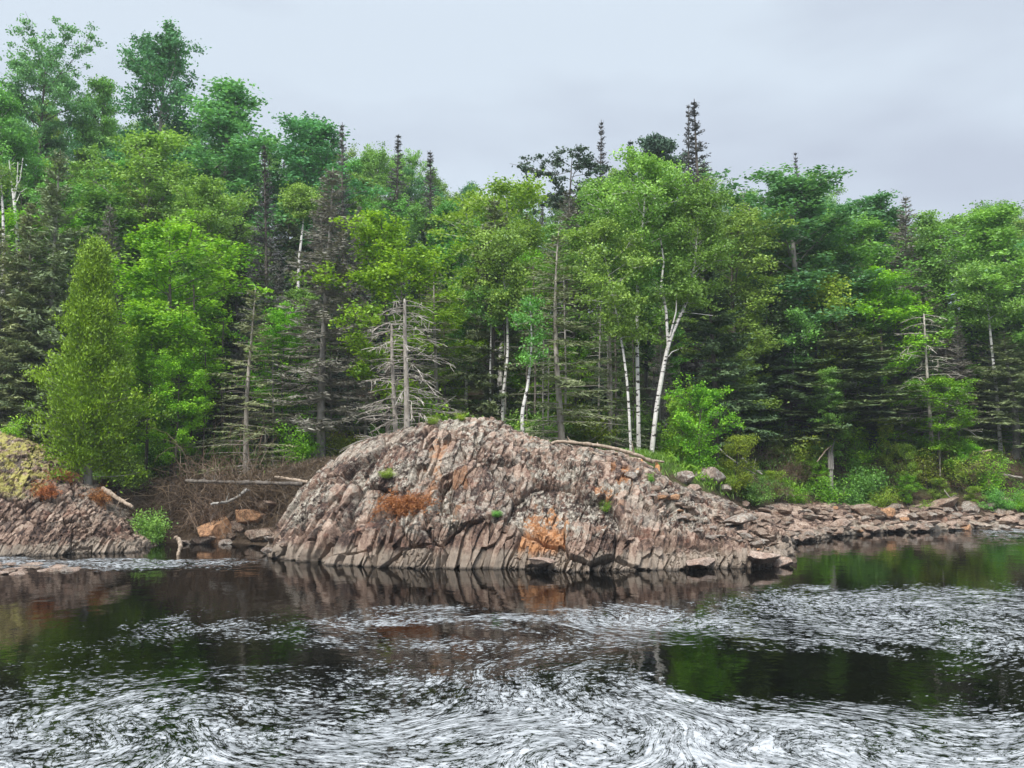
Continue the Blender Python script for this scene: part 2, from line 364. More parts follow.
for px_, py_, S, Rr in [(425, 637, 1.0, 1.9), (770, 672, -1.1, 2.3), (900, 618, .9, 2.4), (470, 748, 1.0, .9), (250, 700, -.9, 1.7), (905, 742, -.9, 1.0), (640, 722, .9, 1.0),
                        (120, 735, .8, 1.1), (600, 618, -.8, 1.4), (250, 634, .8, 1.5), (720, 742, -.8, .7), (380, 712, -.8, .9), (560, 690, .7, 1.0), (820, 715, .7, .8), (980, 690, .8, 1.2), (700, 632, .8, 1.2), (520, 655, -.7, 1.1), (330, 752, .8, .7), (800, 752, .8, .6), (560, 756, -.8, .55)]:
    a_, b_ = on_water(px_, py_); VORT.append((a_, b_, S, Rr))
ax, ay = x0.copy(), y0.copy()
for it in range(24):
    if it == 7: bx_, by_ = ax.copy(), ay.copy()
    vx = .10*np.ones_like(ax); vy = np.zeros_like(ax)
    for (cx, cy, S, Rr) in VORT:
        dx, dy = ax-cx, ay-cy; r2 = (dx*dx+dy*dy)/(Rr*Rr); k_ = S*np.exp(-r2*.6)
        vx -= k_*dy; vy += k_*dx
    q = 1.1
    vx += .16*np.cos(q*ay*1.3+.7*np.sin(q*ax*.8))+.10*np.cos(4.1*ay+1.3*ax+1.)
    vy += .16*np.sin(q*ax*1.1+.9*np.sin(q*ay*.9))+.10*np.sin(3.7*ax-1.1*ay)
    ax -= vx*.075; ay -= vy*.075
pxw, pyw = to_px(x0, y0, 0*x0)
wob = fbm(ax*.8, ay*.8, 0, 31, 3); wob2 = fbm(ax*.8+9, ay*.8, 3, 35, 3)
A = foam_amount(pxw+60*wob*np.clip(20/np.maximum(y0, 5), .2, 1.5), pyw+(18*wob2)*np.clip(15/np.maximum(y0, 5), .1, 1.3)**1.5)
A = np.clip(A*1.04+.04*(A > .3), 0, .85); A = np.where(y0 < 9.5, .6, A)
rap = sst(556, 562, pyw)*sst(573, 566, pyw)*sst(300, 230, pxw)*(y0 > 20)
rap2 = sst(960, 990, pxw)*sst(546, 540, pyw)*(y0 > 20)
zz = .05*rap*fbm(x0*2.2, y0*3.5, 0, 3, 3)+.05*rap2*fbm(x0*3, y0*4, 0, 4, 3)+.03*rap
V = np.stack([x0, y0, zz], 1)
m, t = new_mat('river_water'); l = t.links.new
fl = attr(t, 'flow').outputs['Vector']; amt = attr(t, 'foam').outputs['Fac']; P = N(t, 'ShaderNodeTexCoord').outputs['Object']
dr = attr(t, 'drift').outputs['Vector']
mf = N(t, 'ShaderNodeMapping'); mf.inputs['Scale'].default_value = (.8, 1.15, 1); l(dr, mf.inputs[0]); dr = mf.outputs[0]
nA = noise(t, dr, 10.5, 6, .68, .5); nD = noise(t, dr, 27, 3, .6, .4); nG = noise(t, dr, 1.7, 4, .6, .5)
nB = noise(t, fl, 1.1, 7, .68, .6); nE = noise(t, fl, 2.4, 7, .64, 1.2); nF = noise(t, fl, 7., 5, .62, .4)
v = N(t, 'ShaderNodeTexVoronoi', feature='F1'); v.inputs['Scale'].default_value = 9.; l(dr, v.inputs['Vector'])
fil = math_(t, 'ABSOLUTE', math_(t, 'SUBTRACT', nE, .5))            # dark filaments where it nears 0
s = math_(t, 'ADD', math_(t, 'MULTIPLY', nA, .34), math_(t, 'MULTIPLY', nB, .26)); s = math_(t, 'ADD', s, math_(t, 'MULTIPLY', nG, .14)); s = math_(t, 'ADD', s, math_(t, 'MULTIPLY', nD, .2))
s = math_(t, 'ADD', s, math_(t, 'MULTIPLY', nF, .16))
s = math_(t, 'ADD', s, math_(t, 'MULTIPLY', math_(t, 'SUBTRACT', .5, v.outputs['Distance']), .16))
nH = noise(t, fl, 1.3, 7, .6, 2.); fil2 = math_(t, 'ABSOLUTE', math_(t, 'SUBTRACT', nH, .47))
s = math_(t, 'SUBTRACT', s, math_(t, 'MULTIPLY', maprange(t, fil, 0., .022, 1., 0.), .18))
s = math_(t, 'SUBTRACT', s, math_(t, 'MULTIPLY', maprange(t, fil2, 0., .014, 1., 0.), .2))
th = maprange(t, amt, 0., 1., .755, .405); n_ = t.nodes[-1]; n_.interpolation_type = 'LINEAR'
dlt = math_(t, 'SUBTRACT', s, th)
mask = maprange(t, dlt, -.012, .045); thick = maprange(t, math_(t, 'ADD', dlt, math_(t, 'MULTIPLY', math_(t, 'SUBTRACT', nE, .5), .35)), -.02, .24)
mask = math_(t, 'MULTIPLY', mask, maprange(t, amt, .0, .06))
wt = N(t, 'ShaderNodeBsdfPrincipled'); wt.inputs['Base Color'].default_value = (.0015, .0015, .001, 1); wt.inputs['Roughness'].default_value = .035; wt.inputs['IOR'].default_value = 1.333
mpw = N(t, 'ShaderNodeMapping'); mpw.inputs['Scale'].default_value = (1, 1.0, 1); l(P, mpw.inputs[0])
w1 = noise(t, mpw.outputs[0], 1.6, 3, .5, .3); w2 = noise(t, mpw.outputs[0], 6, 3, .5)
hh = math_(t, 'ADD', w1, math_(t, 'MULTIPLY', w2, .22))
rp = attr(t, 'rapid').outputs['Fac']
bp = N(t, 'ShaderNodeBump'); bp.inputs['Distance'].default_value = .05; l(math_(t, 'ADD', math_(t, 'MULTIPLY', rp, .9), .16), bp.inputs['Strength']); l(hh, bp.inputs['Height']); l(bp.outputs[0], wt.inputs['Normal'])
fm = N(t, 'ShaderNodeBsdfPrincipled'); fm.inputs['Roughness'].default_value = .7
l(mixc(t, thick, (.14, .15, .155), (.50, .515, .53)), fm.inputs['Base Color'])
bp2 = N(t, 'ShaderNodeBump'); bp2.inputs['Distance'].default_value = .02; bp2.inputs['Strength'].default_value = .4; l(s, bp2.inputs['Height']); l(bp2.outputs[0], fm.inputs['Normal'])
mxs = N(t, 'ShaderNodeMixShader'); l(math_(t, 'MULTIPLY', mask, .95), mxs.inputs[0]); l(wt.outputs[0], mxs.inputs[1]); l(fm.outputs[0], mxs.inputs[2])
o = N(t, 'ShaderNodeOutputMaterial'); l(mxs.outputs[0], o.inputs[0]); M['water'] = m
wm = mesh_np('river', V, grid_faces(XW.shape[0], XW.shape[1]), m, {'flow': np.stack([ax, ay, 0*ax], 1), 'drift': np.stack([bx_, by_, 0*ax], 1), 'foam': A, 'rapid': np.clip(rap+rap2, 0, 1)}, True)
tag(link('river', wm), kind='structure')

# ------------------------------------------------------------------ bedrock outcrops
LEAN = np.array([.34, .10, 1.]); LEAN /= np.linalg.norm(LEAN)
def blocks(P, size, s, LEAN=LEAN):
    """cells elongated along the lean of the beds"""
    e1 = np.cross(LEAN, [0, 1, 0]); e1 = e1/np.linalg.norm(e1); e2 = np.cross(LEAN, e1)
    Q = np.stack([P@e1/size[0], P@e2/size[1], P@LEAN/size[2]], 1)
    r_, a_, b_, o_ = cells(Q+s*3.7, s)
    C_ = P-(o_[:, :1]*size[0]*e1+o_[:, 1:2]*size[1]*e2+o_[:, 2:]*size[2]*LEAN)
    return r_, a_, b_, o_, C_
def rock_sheet(name, tab, nu, nv, mat, prof_lo, prof_hi, hcut, label, amp=1., seed=0, oranges=(), back=3., moss=None, palez=.55, lich0=.5, bsize=1., sizes=None, axis=LEAN):
    tab = np.asarray(tab, float)
    px = np.linspace(tab[0, 0], tab[-1, 0], nu)
    pb, pr, Yr = [np.interp(px, tab[:, 0], tab[:, k]) for k in (1, 2, 3)]
    k_ = np.ones(9)/9
    pad = lambda a: np.convolve(np.pad(a, 4, mode='edge'), k_, 'valid')
    pb, pr, Yr = pad(pb), pad(pr), pad(Yr)
    bx = np.array([on_water(a, b) for a, b in zip(px, pb)]); rg = np.array([at(a, b, c) for a, b, c in zip(px, pr, Yr)])
    nf = int(nv*.86); nb = nv-nf
    t_ = np.linspace(0, 1, nf)
    rows = []
    lo, hi = np.asarray(prof_lo, float), np.asarray(prof_hi, float)
    for tt in t_:
        # arc-length-ish parameter: same t in both profiles
        yl, zl = np.interp(tt, lo[:, 0], lo[:, 1]), np.interp(tt, lo[:, 0], lo[:, 2])
        yh, zh = np.interp(tt, hi[:, 0], hi[:, 1]), np.interp(tt, hi[:, 0], hi[:, 2])
        m_ = sst(hcut[0], hcut[1], rg[:, 2])
        fy = yl*(1-m_)+yh*m_; fz = zl*(1-m_)+zh*m_
        rows.append(np.stack([bx[:, 0]+(rg[:, 0]-bx[:, 0])*fy, bx[:, 1]+(rg[:, 1]-bx[:, 1])*fy, -.35+(rg[:, 2]+.35)*fz], 1))
    for tt in np.linspace(0, 1, nb+1)[1:]:
        rows.append(rg+np.array([0, back, 0])*tt+np.array([0, 0, -1.])*(tt*tt*1.2))
    G = np.stack(rows, 1)                                  # nu, nv, 3
    # smooth the rows a little
    for _ in range(3):
        G[:, 1:-1] = (G[:, :-2]+2*G[:, 1:-1]+G[:, 2:])/4
    du = np.gradient(G, axis=0); dv = np.gradient(G, axis=1)
    Nn = unit(np.cross(du, dv)); 
    if Nn[nu//2, nf//2, 1] > 0: Nn = -Nn
    P = G.reshape(-1, 3); Nf = Nn.reshape(-1, 3)
    Pw = P+.045*np.stack([fbm(P[:, 0]*1.3, P[:, 1]*1.3, P[:, 2]*1.3, 50+i+seed, 3) for i in range(3)], 1)
    S1, S2, S3 = sizes or ((1.7, 1.6, 2.6), (.20, .42, 1.3), (.10, .16, .34))
    S1, S2, S3 = [tuple(q*bsize for q in S_) for S_ in (S1, S2, S3)]
    r1, a1, b1, o1, c1 = blocks(Pw, S1, seed+1, axis)
    r2, a2, b2, o2, c2 = blocks(Pw, S2, seed+2, axis)
    r3, a3, b3, o3, c3 = blocks(Pw, S3, seed+3, axis)
    d = .44*(r1[:, 0]-.5)+.30*((o1*(r1[:, 1:4]-.5)).sum(1))
    k2 = .65+.6*sst(.25, .6, r1[:, 3])
    d += (.20*(r2[:, 0]-.5)+.26*((o2*(r2[:, 1:4]-.5)).sum(1)))*k2
    rg_ = .15+1.0*sst(.3, .7, r1[:, 2]+.25*(r2[:, 1]-.5))
    d += (.085*(r3[:, 0]-.5)+.10*((o3*(r3[:, 1:4]-.5)).sum(1)))*rg_
    d -= .13*(1-sst(0, .06, b2-a2))*(r2[:, 1] > .4)*k2
    d -= .04*(1-sst(0, .12, b3-a3))*rg_
    d -= .20*(1-sst(0, .05, b1-a1))
    d += .10*fbm(P[:, 0]*.8, P[:, 1]*.8, P[:, 2]*.8, 61+seed, 3)
    vv = np.tile(np.concatenate([np.linspace(0, 1, nf), np.ones(nb)]), nu)
    d = d*(1-.45*sst(.7, .95, vv))
    P2 = P+Nf*(d*amp)[:, None]
    P2[:, 2] += .02*fbm(P[:, 0]*9, P[:, 1]*9, P[:, 2]*9, 4, 2)
    pxx, pyy = to_px(P2[:, 0], P2[:, 1], P2[:, 2])
    cxx, cyy = to_px(c2[:, 0], c2[:, 1], c2[:, 2])
    org = np.zeros(len(P2))
    for (ox, oy, rx, ry, st) in oranges:
        q_ = np.sqrt(((cxx-ox)/rx)**2+((cyy-oy)/ry)**2)
        org = np.maximum(org, st*(1-sst(.95, 1.05, q_))*(.6+.4*r3[:, 2]))
    zc = P2[:, 2]+.25*(r2[:, 3]-.5)+.1*fbm(P[:, 0]*2, P[:, 1]*2, P[:, 2]*2, 8, 3)
    at_ = {'cell': np.clip(.47+.8*(r2[:, 3]-.5)+.5*(r3[:, 3]-.5)+.4*(r1[:, 3]-.5), 0, 1), 'cell2': np.clip(.5*r2[:, 2]+.5*r1[:, 1]+.05, 0, 1), 'orange': org,
           'pale': (1-sst(palez*.7, palez*1.15, zc)), 'lich': np.clip(sst(.6, 1.6, P2[:, 2])*(.45+.8*sst(.3, .7, r1[:, 2])), 0, 1)*lich0/.5,
           'wet': 1-sst(.02, .09, P2[:, 2]+.04*(r3[:, 1]-.5)),
           'moss': np.zeros(len(P2)) if moss is None else np.clip(sum((1-sst(.6, 1.2, np.sqrt(((pxx-a)/c_)**2+((pyy-b_)/d_)**2))) for a, b_, c_, d_ in moss), 0, 1)}
    me = mesh_np(name, P2, grid_faces(nu, nv), mat, at_, False)
    o_ = link(name, me); tag(o_, *label); return P2.reshape(nu, nv, 3)

PH = [(0, 0, 0), (.18, .04, .16), (.34, .12, .36), (.42, .27, .42), (.58, .45, .64), (.74, .66, .84), (.88, .85, .95), (1, 1, 1)]
PL = [(0, 0, 0), (.25, .02, .42), (.42, .16, .52), (.6, .4, .66), (.8, .7, .85), (1, 1, 1)]
main_tab = [(252, 552, 553, 33), (262, 555, 546, 33.4), (285, 559, 514, 33.8), (305, 562, 488, 33.8), (330, 565, 464, 33.8), (355, 567, 447, 33.6), (385, 568, 435, 33.3),
 (420, 569, 424, 33), (450, 570, 418, 33), (490, 570, 418, 33), (512, 570, 430, 33), (540, 572, 441, 33), (580, 573, 447, 33.4), (620, 573, 455, 33.5), (650, 572, 468, 33.5),
 (675, 571, 486, 34), (700, 569, 495, 34.5), (730, 568, 504, 35), (760, 567, 515, 35.5), (785, 565, 530, 35.5), (797, 562, 556, 34)]
ROCK = rock_sheet('rock_outcrop', main_tab, 900, 330, M['rock'], PL, PH, (1.2, 2.6),
    ('huge jagged grey brown rock outcrop with steep slanting cracks rising from the dark pool', 'rock outcrop'),
    oranges=[(540, 537, 26, 20, 1.), (618, 490, 12, 9, .9), (598, 484, 16, 7, .7), (432, 470, 9, 16, .6), (440, 447, 10, 7, .5), (458, 490, 10, 18, .4), (528, 455, 5, 10, .5), (605, 535, 12, 8, .3)])
left_tab = [(-140, 560, 425, 37), (-60, 558, 424, 37), (0, 557, 432, 36.5), (20, 556, 438, 36), (40, 556, 452, 36), (70, 555, 470, 35.5), (95, 554, 489, 35), (118, 553, 512, 35), (135, 552, 530, 35), (148, 551, 543, 34.4), (156, 550, 552, 33.8)]
LROCK = rock_sheet('mossy_bluff', left_tab, 520, 260, M['mossy_rock'], PL, [(0, 0, 0), (.2, .06, .16), (.45, .25, .45), (.7, .55, .75), (1, 1, 1)], (1.0, 2.0),
    ('sloping brown bedrock bluff with yellow moss on top below the cedar tree', 'rock bluff'), amp=.62, seed=20, moss=[(8, 452, 60, 28), (20, 480, 30, 18)], palez=.4, lich0=.4, bsize=.62)
shore_tab = [(700, 560, 507, 37.5), (745, 556, 507, 38.5), (775, 551, 505, 40), (800, 543, 501, 42), (830, 538, 499, 43), (862, 534, 500, 44), (900, 532, 500, 44), (940, 531, 499, 44), (985, 529, 498, 44.5), (1040, 527, 497, 44.5), (1140, 526, 494, 45)]
SROCK = rock_sheet('rock_ledge', shore_tab, 760, 190, M['shore_rock'], [(0, 0, 0), (.2, .03, .36), (.4, .2, .45), (.7, .6, .8), (1, 1, 1)], PH, (3, 4),
    ('low rubbly rock ledge of flat brown beds along the right shore', 'rock ledge'), amp=.45, seed=40, palez=.35, lich0=.35, bsize=.8, sizes=((1.3, 1.2, .5), (.6, .55, .2), (.24, .2, .09)), axis=np.array([.1, .02, .995]), oranges=[(728, 520, 14, 5, .6), (870, 505, 18, 6, .25)])

ZB = {}
def _zb(q):
    q = q[(q[:, 2] > -.05) & (q[:, 1] > 20) & (q[:, 1] < 60)]; a, b = to_px(q[:, 0], q[:, 1], q[:, 2])
    for u, v_, p_ in zip(a.astype(int), b.astype(int), q):
        if -40 < u < 1100 and 380 < v_ < 600:
            o_ = ZB.get((u, v_))
            if o_ is None or p_[1] < o_[1]: ZB[u, v_] = p_
for q_ in (ROCK, LROCK, SROCK, np.stack([X, Yg, Z], -1)): _zb(q_.reshape(-1, 3))
def snap(px, py, rad=4):
    best = None
    for rr in range(0, 14):
        for a in range(-rr, rr+1):
            for b in range(-rr, rr+1):
                if max(abs(a), abs(b)) != rr: continue
                p_ = ZB.get((int(px)+a, int(py)+b))
                if p_ is not None and (best is None or p_[1] < best[1]): best = p_
        if best is not None and rr >= 3: return best
    return best
# ------------------------------------------------------------------ tree prototypes
def curve(p0, d0, length, n, rng, droop=0., wob=.12):
    d = np.array(d0, float); d /= np.linalg.norm(d); p = np.array(p0, float); out = [p.copy()]
    for i in range(n):
        d = d+rng.normal(size=3)*wob+np.array([0, 0, droop]); d /= np.linalg.norm(d); p = p+d*length/n; out.append(p.copy())
    return np.array(out)
def broadleaf(seed, H=14., cb=.3, Rc=2.6, limbs=34, leafmat='birch_leaf', barkmat='bark', leaf=.13, per=85, clump=.5, tight=1., r0=.14, flat=.35, path=None, shape=.6, up=.5, extra=(), lean=0., peak=.45, split=0):
    rng = np.random.default_rng(seed); tr = Geo(); cr_ = Geo()
    if path is None:
        tt = np.linspace(0, 1, 12); ph = rng.uniform(0, 6.28)
        path = np.stack([.25*np.sin(tt*3+ph)*tt+lean*tt*H, .25*np.cos(tt*2.4+ph)*tt, tt*H*.97], 1)
    path = np.asarray(path, float)
    cum = np.linspace(0, 1, len(path))
    trunk_at = lambda u: np.array([np.interp(u, cum, path[:, k]) for k in range(3)])
    tr.tube(path, r0*(1-cum)**.75+.012, 8)
    ends = []
    ph0 = rng.uniform(0, 6.28)
    for i in range(limbs):
        u = cb+(.97-cb)*((i+rng.uniform(0, 1))/limbs); az = ph0+i*2.399+rng.normal()*.3
        q = (u-cb)/(1-cb); env = max(.18, (math.sin(PI*min(1, max(.0, q**(math.log(.5)/math.log(peak)))))+.02)**shape)
        if q < .12: env = max(env, .5)
        ln_ = Rc*env*rng.uniform(.5, 1.3); el = up*(.5+q*.9)+rng.normal()*.15
        d = (math.cos(az)*math.cos(el), math.sin(az)*math.cos(el), math.sin(el))
        c_ = curve(trunk_at(u), d, ln_, 6, rng, .02, .10)
        tr.tube(c_, np.linspace(r0*.33*(1-u*.6), .01, 7), 4)
        for k in (3, 4, 5, 6): ends.append((c_[k], .5+.12*k))
        for j in range(int(2+ln_*1.2)):
            k = rng.integers(2, 6); d2 = unit(c_[k]-c_[k-1])+rng.normal(size=3)*np.array([.8, .8, .5])
            c2 = curve(c_[k], d2, ln_*rng.uniform(.25, .5), 4, rng, .0, .12); tr.tube(c2, np.linspace(.018, .006, 5), 3)
            ends.append((c2[-1], 1.)); ends.append((c2[2], .8))
    ends.append((path[-1], .8)); ends.append((path[-2], .9))
    for c_, wgt in ends:
        if rng.random() < .08*tight: continue
        n = int(per*wgt*rng.uniform(.5, 1.2)); tone = rng.uniform(0, 1)
        sg = clump*rng.uniform(.6, 1.15)
        C = c_+rng.normal(size=(n, 3))*np.array([sg, sg, sg*.55])*.62
        cr_.leaves(C, leaf*rng.uniform(.7, 1.3, n), leaf*.72*rng.uniform(.7, 1.3, n), rng, np.clip(.55*tone+.45*rng.random(n), 0, 1), flat)
    for pts, rr in extra: tr.tube(pts, rr, 6)
    return [('trunk', tr.build('trunk', M[barkmat], True)), ('crown', cr_.build('crown', M[leafmat]))], H
def conifer(seed, H=14., cb=.12, Rc=2., whorls=46, per=5, mat='dark_needle', barkmat='bark', dens=1., expo=.9, droop=-.25, spray=.32, needle_w=.055, r0=.13, uptip=.05, keep=1., lowdead=True, gap=0., hang=.25, stepd=.13):
    rng = np.random.default_rng(seed); tr = Geo(); nd = Geo()
    tt = np.linspace(0, 1, 10); path = np.stack([.12*np.sin(tt*4+seed), .1*np.cos(tt*3+seed), tt*H], 1); path -= path[0]
    tr.tube(path, r0*(1-tt)**.9+.012, 7)
    T = lambda u: np.array([np.interp(u, tt, path[:, k]) for k in range(3)])
    for i in range(whorls):
        q = (i+rng.uniform(-.3, .3))/whorls; q = min(max(q, 0), .995); u = cb+(1-cb)*q**.92
        for j in range(per):
            if rng.random() < gap: continue
            az = rng.uniform(0, 6.28); ln_ = (Rc*(1-q)**expo+.08)*rng.uniform(.55, 1.15)
            el = droop+(.75)*q*q+rng.normal()*.10
            c_ = curve(T(u), (math.cos(az)*math.cos(el), math.sin(az)*math.cos(el), math.sin(el)), ln_, 6, rng, uptip, .05)
            tr.tube(c_, np.linspace(.022*(1-q)+.008, .004, 7), 3)
            if rng.random() > keep: continue
            n = max(3, int(ln_/stepd*dens)); k = np.linspace(.18, 1, n); idx = k*6
            B = np.stack([np.interp(idx, np.arange(7), c_[:, a]) for a in range(3)], 1); dr = unit(c_[-1]-c_[0])
            side = unit(np.cross(dr, [0, 0, 1.]))
            tone = rng.uniform(0, 1)
            for sgn in (-1, 1):
                L_ = spray*(1.1-k*.6)*rng.uniform(.6, 1.3, n)*min(1, .35+ln_/1.5)
                D = dr*.75+side*sgn+rng.normal(size=(n, 3))*.2+np.array([0, 0, -hang])
                D = unit(D); C = B+D*L_[:, None]*.5
                nd.leaves(C, L_, needle_w*rng.uniform(.7, 1.5, n), rng, np.clip(.5*tone+.5*rng.random(n), 0, 1), .5, D)
                # twiglets
                C2 = C+rng.normal(size=(n, 3))*.05; nd.leaves(C2, L_*.7, needle_w*.8, rng, np.clip(.5*tone+.5*rng.random(n), 0, 1), .2, D+rng.normal(size=(n, 3))*.6)
            D = unit(np.tile(dr, (n, 1))+rng.normal(size=(n, 3))*.15); nd.leaves(B, .2, needle_w, rng, np.clip(.5*tone+.5*rng.random(n), 0, 1), .5, D)
    if lowdead:
        for i in range(26):
            u = cb*rng.uniform(.15, 1.); az = rng.uniform(0, 6.28); tr.tube(curve(T(u), (math.cos(az), math.sin(az), -.2), Rc*rng.uniform(.25, .6), 4, rng, -.03, .1), np.linspace(.016, .004, 5), 3)
    return [('trunk', tr.build('trunk', M[barkmat], True)), ('crown', nd.build('crown', M[mat]))], H
def bare(seed, H=5., cb=.12, Rc=1.6, n=60, mat='dead_wood', r0=.12, topr=.07, droop=-.15, twigs=5, upward=False, wob=.07, single=False, brad=.02):
    rng = np.random.default_rng(seed); tr = Geo(); br = Geo(); tt = np.linspace(0, 1, 10)
    path = np.stack([.06*np.sin(tt*3+seed), .05*np.cos(tt*4+seed), tt*H], 1); path -= path[0]
    tr.tube(path, r0+(topr-r0)*tt, 8)
    tr.tube(np.array([path[-1], path[-1]+[.02, 0, topr*1.2]]), [topr, .01], 8)
    if single: br = tr
    for i in range(n):
        u = cb+(1-cb)*(i+rng.uniform(0, 1))/n; p = np.array([np.interp(u, tt, path[:, k]) for k in range(3)])
        az = i*2.399+rng.normal()*.3; q = (u-cb)/(1-cb)
        ln_ = Rc*(1-.45*q if not upward else .5+.5*math.sin(PI*q))*rng.uniform(.5, 1.1); el = (.18 if not upward else .9)+rng.normal()*.1
        c_ = curve(p, (math.cos(az)*math.cos(el), math.sin(az)*math.cos(el), math.sin(el)), ln_, 8, rng, droop*.5 if not upward else .02, wob)
        br.tube(c_, np.linspace(brad, .006, 9), 4)
        for j in range(twigs):
            k = rng.integers(2, 8); d2 = unit(c_[k]-c_[k-1])+rng.normal(size=3)*.6+np.array([0, 0, -.15 if not upward else .3])
            br.tube(curve(c_[k], d2, ln_*rng.uniform(.12, .35), 3, rng, -.04, .1), np.linspace(.009, .004, 4), 3)
    if single: return [(None, tr.build('bare_stem', M[mat], True))], H
    return [('trunk', tr.build('trunk', M[mat], True)), ('branches', br.build('branches', M[mat]))], H
def shrub(seed, H=1.6, Rc=1., stems=14, leafmat='maple_leaf', leaf=.11, per=48, clump=.19, barkmat='bark', flat=.45):
    rng = np.random.default_rng(seed); tr = Geo(); cr_ = Geo()
    for i in range(stems):
        az = rng.uniform(0, 6.28); sp = rng.uniform(.05, 1.25)*Rc/H
        c_ = curve((rng.normal()*.1*Rc, rng.normal()*.1*Rc, 0), (math.cos(az)*sp, math.sin(az)*sp, 1), H*rng.uniform(.4, 1.25), 6, rng, -.03, .14)
        tr.tube(c_, np.linspace(.02, .005, 7), 4)
        for k in (2, 3, 4, 5, 6):
            tone = rng.random(); n = int(per*rng.uniform(.5, 1.1)); C = c_[k]+rng.normal(size=(n, 3))*clump*np.array([1, 1, .5])
            C[:, 2] = np.maximum(C[:, 2], .02)
            cr_.leaves(C, leaf*rng.uniform(.6, 1.3, n), leaf*.6, rng, np.clip(.55*tone+.45*rng.random(n), 0, 1), flat)
    return [('stem', tr.build('stem', M[barkmat], True)), ('foliage', cr_.build('foliage', M[leafmat]))], H
def brush(seed, H=2.2, Rc=1.6, stems=60, mat='brush_twig'):
    rng = np.random.default_rng(seed); g = Geo()
    for i in range(stems):
        az = rng.uniform(0, 6.28); sp = rng.uniform(.2, 1.3)
        c_ = curve((rng.normal()*.4*Rc, rng.normal()*.35*Rc, 0), (math.cos(az)*sp, math.sin(az)*sp, 1), H*rng.uniform(.4, 1.2), 8, rng, -.10, .16)
        c_[:, 2] = np.maximum(c_[:, 2], .0)
        g.tube(c_, np.linspace(.014, .004, 9), 3, rng.random())
        for j in range(9):
            k = rng.integers(1, 8); c2 = curve(c_[k], unit(c_[k]-c_[k-1])+rng.normal(size=3)*.9, H*rng.uniform(.15, .5), 5, rng, -.08, .2)
            g.tube(c2, np.linspace(.008, .003, 6), 3, rng.random())
    return [(None, g.build('brush', M[mat]))], H

PR = {}
for i in range(4): PR['birch%d' % i] = broadleaf(100+i, 14, .25, 2.2+.25*i, 44, 'birch_leaf', ['bark', 'birch_bark', 'pale_bark', 'bark'][i], .135, 66, .36, tight=1.6, peak=[.35, .5, .42, .55][i], up=.75)
for i in range(3): PR['aspen%d' % i] = broadleaf(120+i, 15, .32, 2.0+.25*i, 42, 'aspen_leaf', 'pale_bark', .135, 66, .36, tight=1.6, up=.85, peak=.4+.08*i)
PR['poplar0'] = broadleaf(134, 16, .62, 3.4, 32, 'aspen_leaf', 'bark', .14, 80, .34, tight=2, up=.45, r0=.2, peak=.65, shape=.4)
PR['poplar1'] = broadleaf(136, 16, .5, 2.7, 34, 'aspen_leaf', 'pale_bark', .14, 90, .36, tight=2, up=.8, r0=.2)
for i in range(2): PR['maple%d' % i] = broadleaf(140+i, 9, .22, 2.5, 34, 'maple_leaf', 'bark', .14, 62, .36, flat=.8, up=.35, r0=.09)
for i in range(2): PR['yellow%d' % i] = broadleaf(150+i, 8, .2, 1.6, 26, 'yellow_leaf', 'bark', .13, 60, .42, r0=.07)
PR['yellow_birch'] = broadleaf(155, 11, .25, 2.3, 32, 'yellow_leaf', 'birch_bark', .13, 60, .45, r0=.1)
for i in range(3): PR['spruce%d' % i] = conifer(200+i, 15, .12, 1.7+.25*i, 52, 6, 'dark_needle', expo=.95+.1*i, needle_w=.085, dens=1.3)
for i in range(2): PR['spire%d' % i] = conifer(210+i, 15, .15, 1.75, 54, 5, 'spire_needle', expo=1.12, spray=.30, droop=-.12, needle_w=.045, dens=1.4, barkmat='bark')
for i in range(3): PR['dying%d' % i] = conifer(220+i, 14, .12, 1.9, 48, 6, 'brown_twig', 'pale_bark', dens=1.5, expo=.8, keep=.92, needle_w=.045, spray=.42, droop=-.2)
for i in range(2): PR['olive%d' % i] = conifer(230+i, 11, .1, 2.0, 40, 6, 'olive_needle', 'pale_bark', dens=1.5, expo=.75, keep=.95, needle_w=.06, spray=.42, droop=-.1)
for i in range(3): PR['fir%d' % i] = conifer(240+i, 11, .14, 2.3, 26, 6, 'fir_needle', 'bark', dens=1.7, expo=.7, droop=-.12, hang=.05, needle_w=.09, spray=.42, uptip=.03)
for i in range(2): PR['sparse%d' % i] = conifer(250+i, 11, .08, 1.9, 34, 5, 'olive_needle', 'dead_wood', dens=1.0, expo=.75, keep=.75, needle_w=.045, spray=.40, droop=-.02, uptip=-.03, r0=.1)
PR['pine_flat'] = broadleaf(164, 15, .74, 3.0, 15, 'dark_needle', 'bark', .15, 50, .24, flat=.2, up=.12, tight=2, peak=.5, shape=.3)
PR['pine_round'] = broadleaf(162, 15, .8, 1.6, 18, 'dark_needle', 'bark', .16, 90, .36, flat=.2, up=.5, peak=.5)
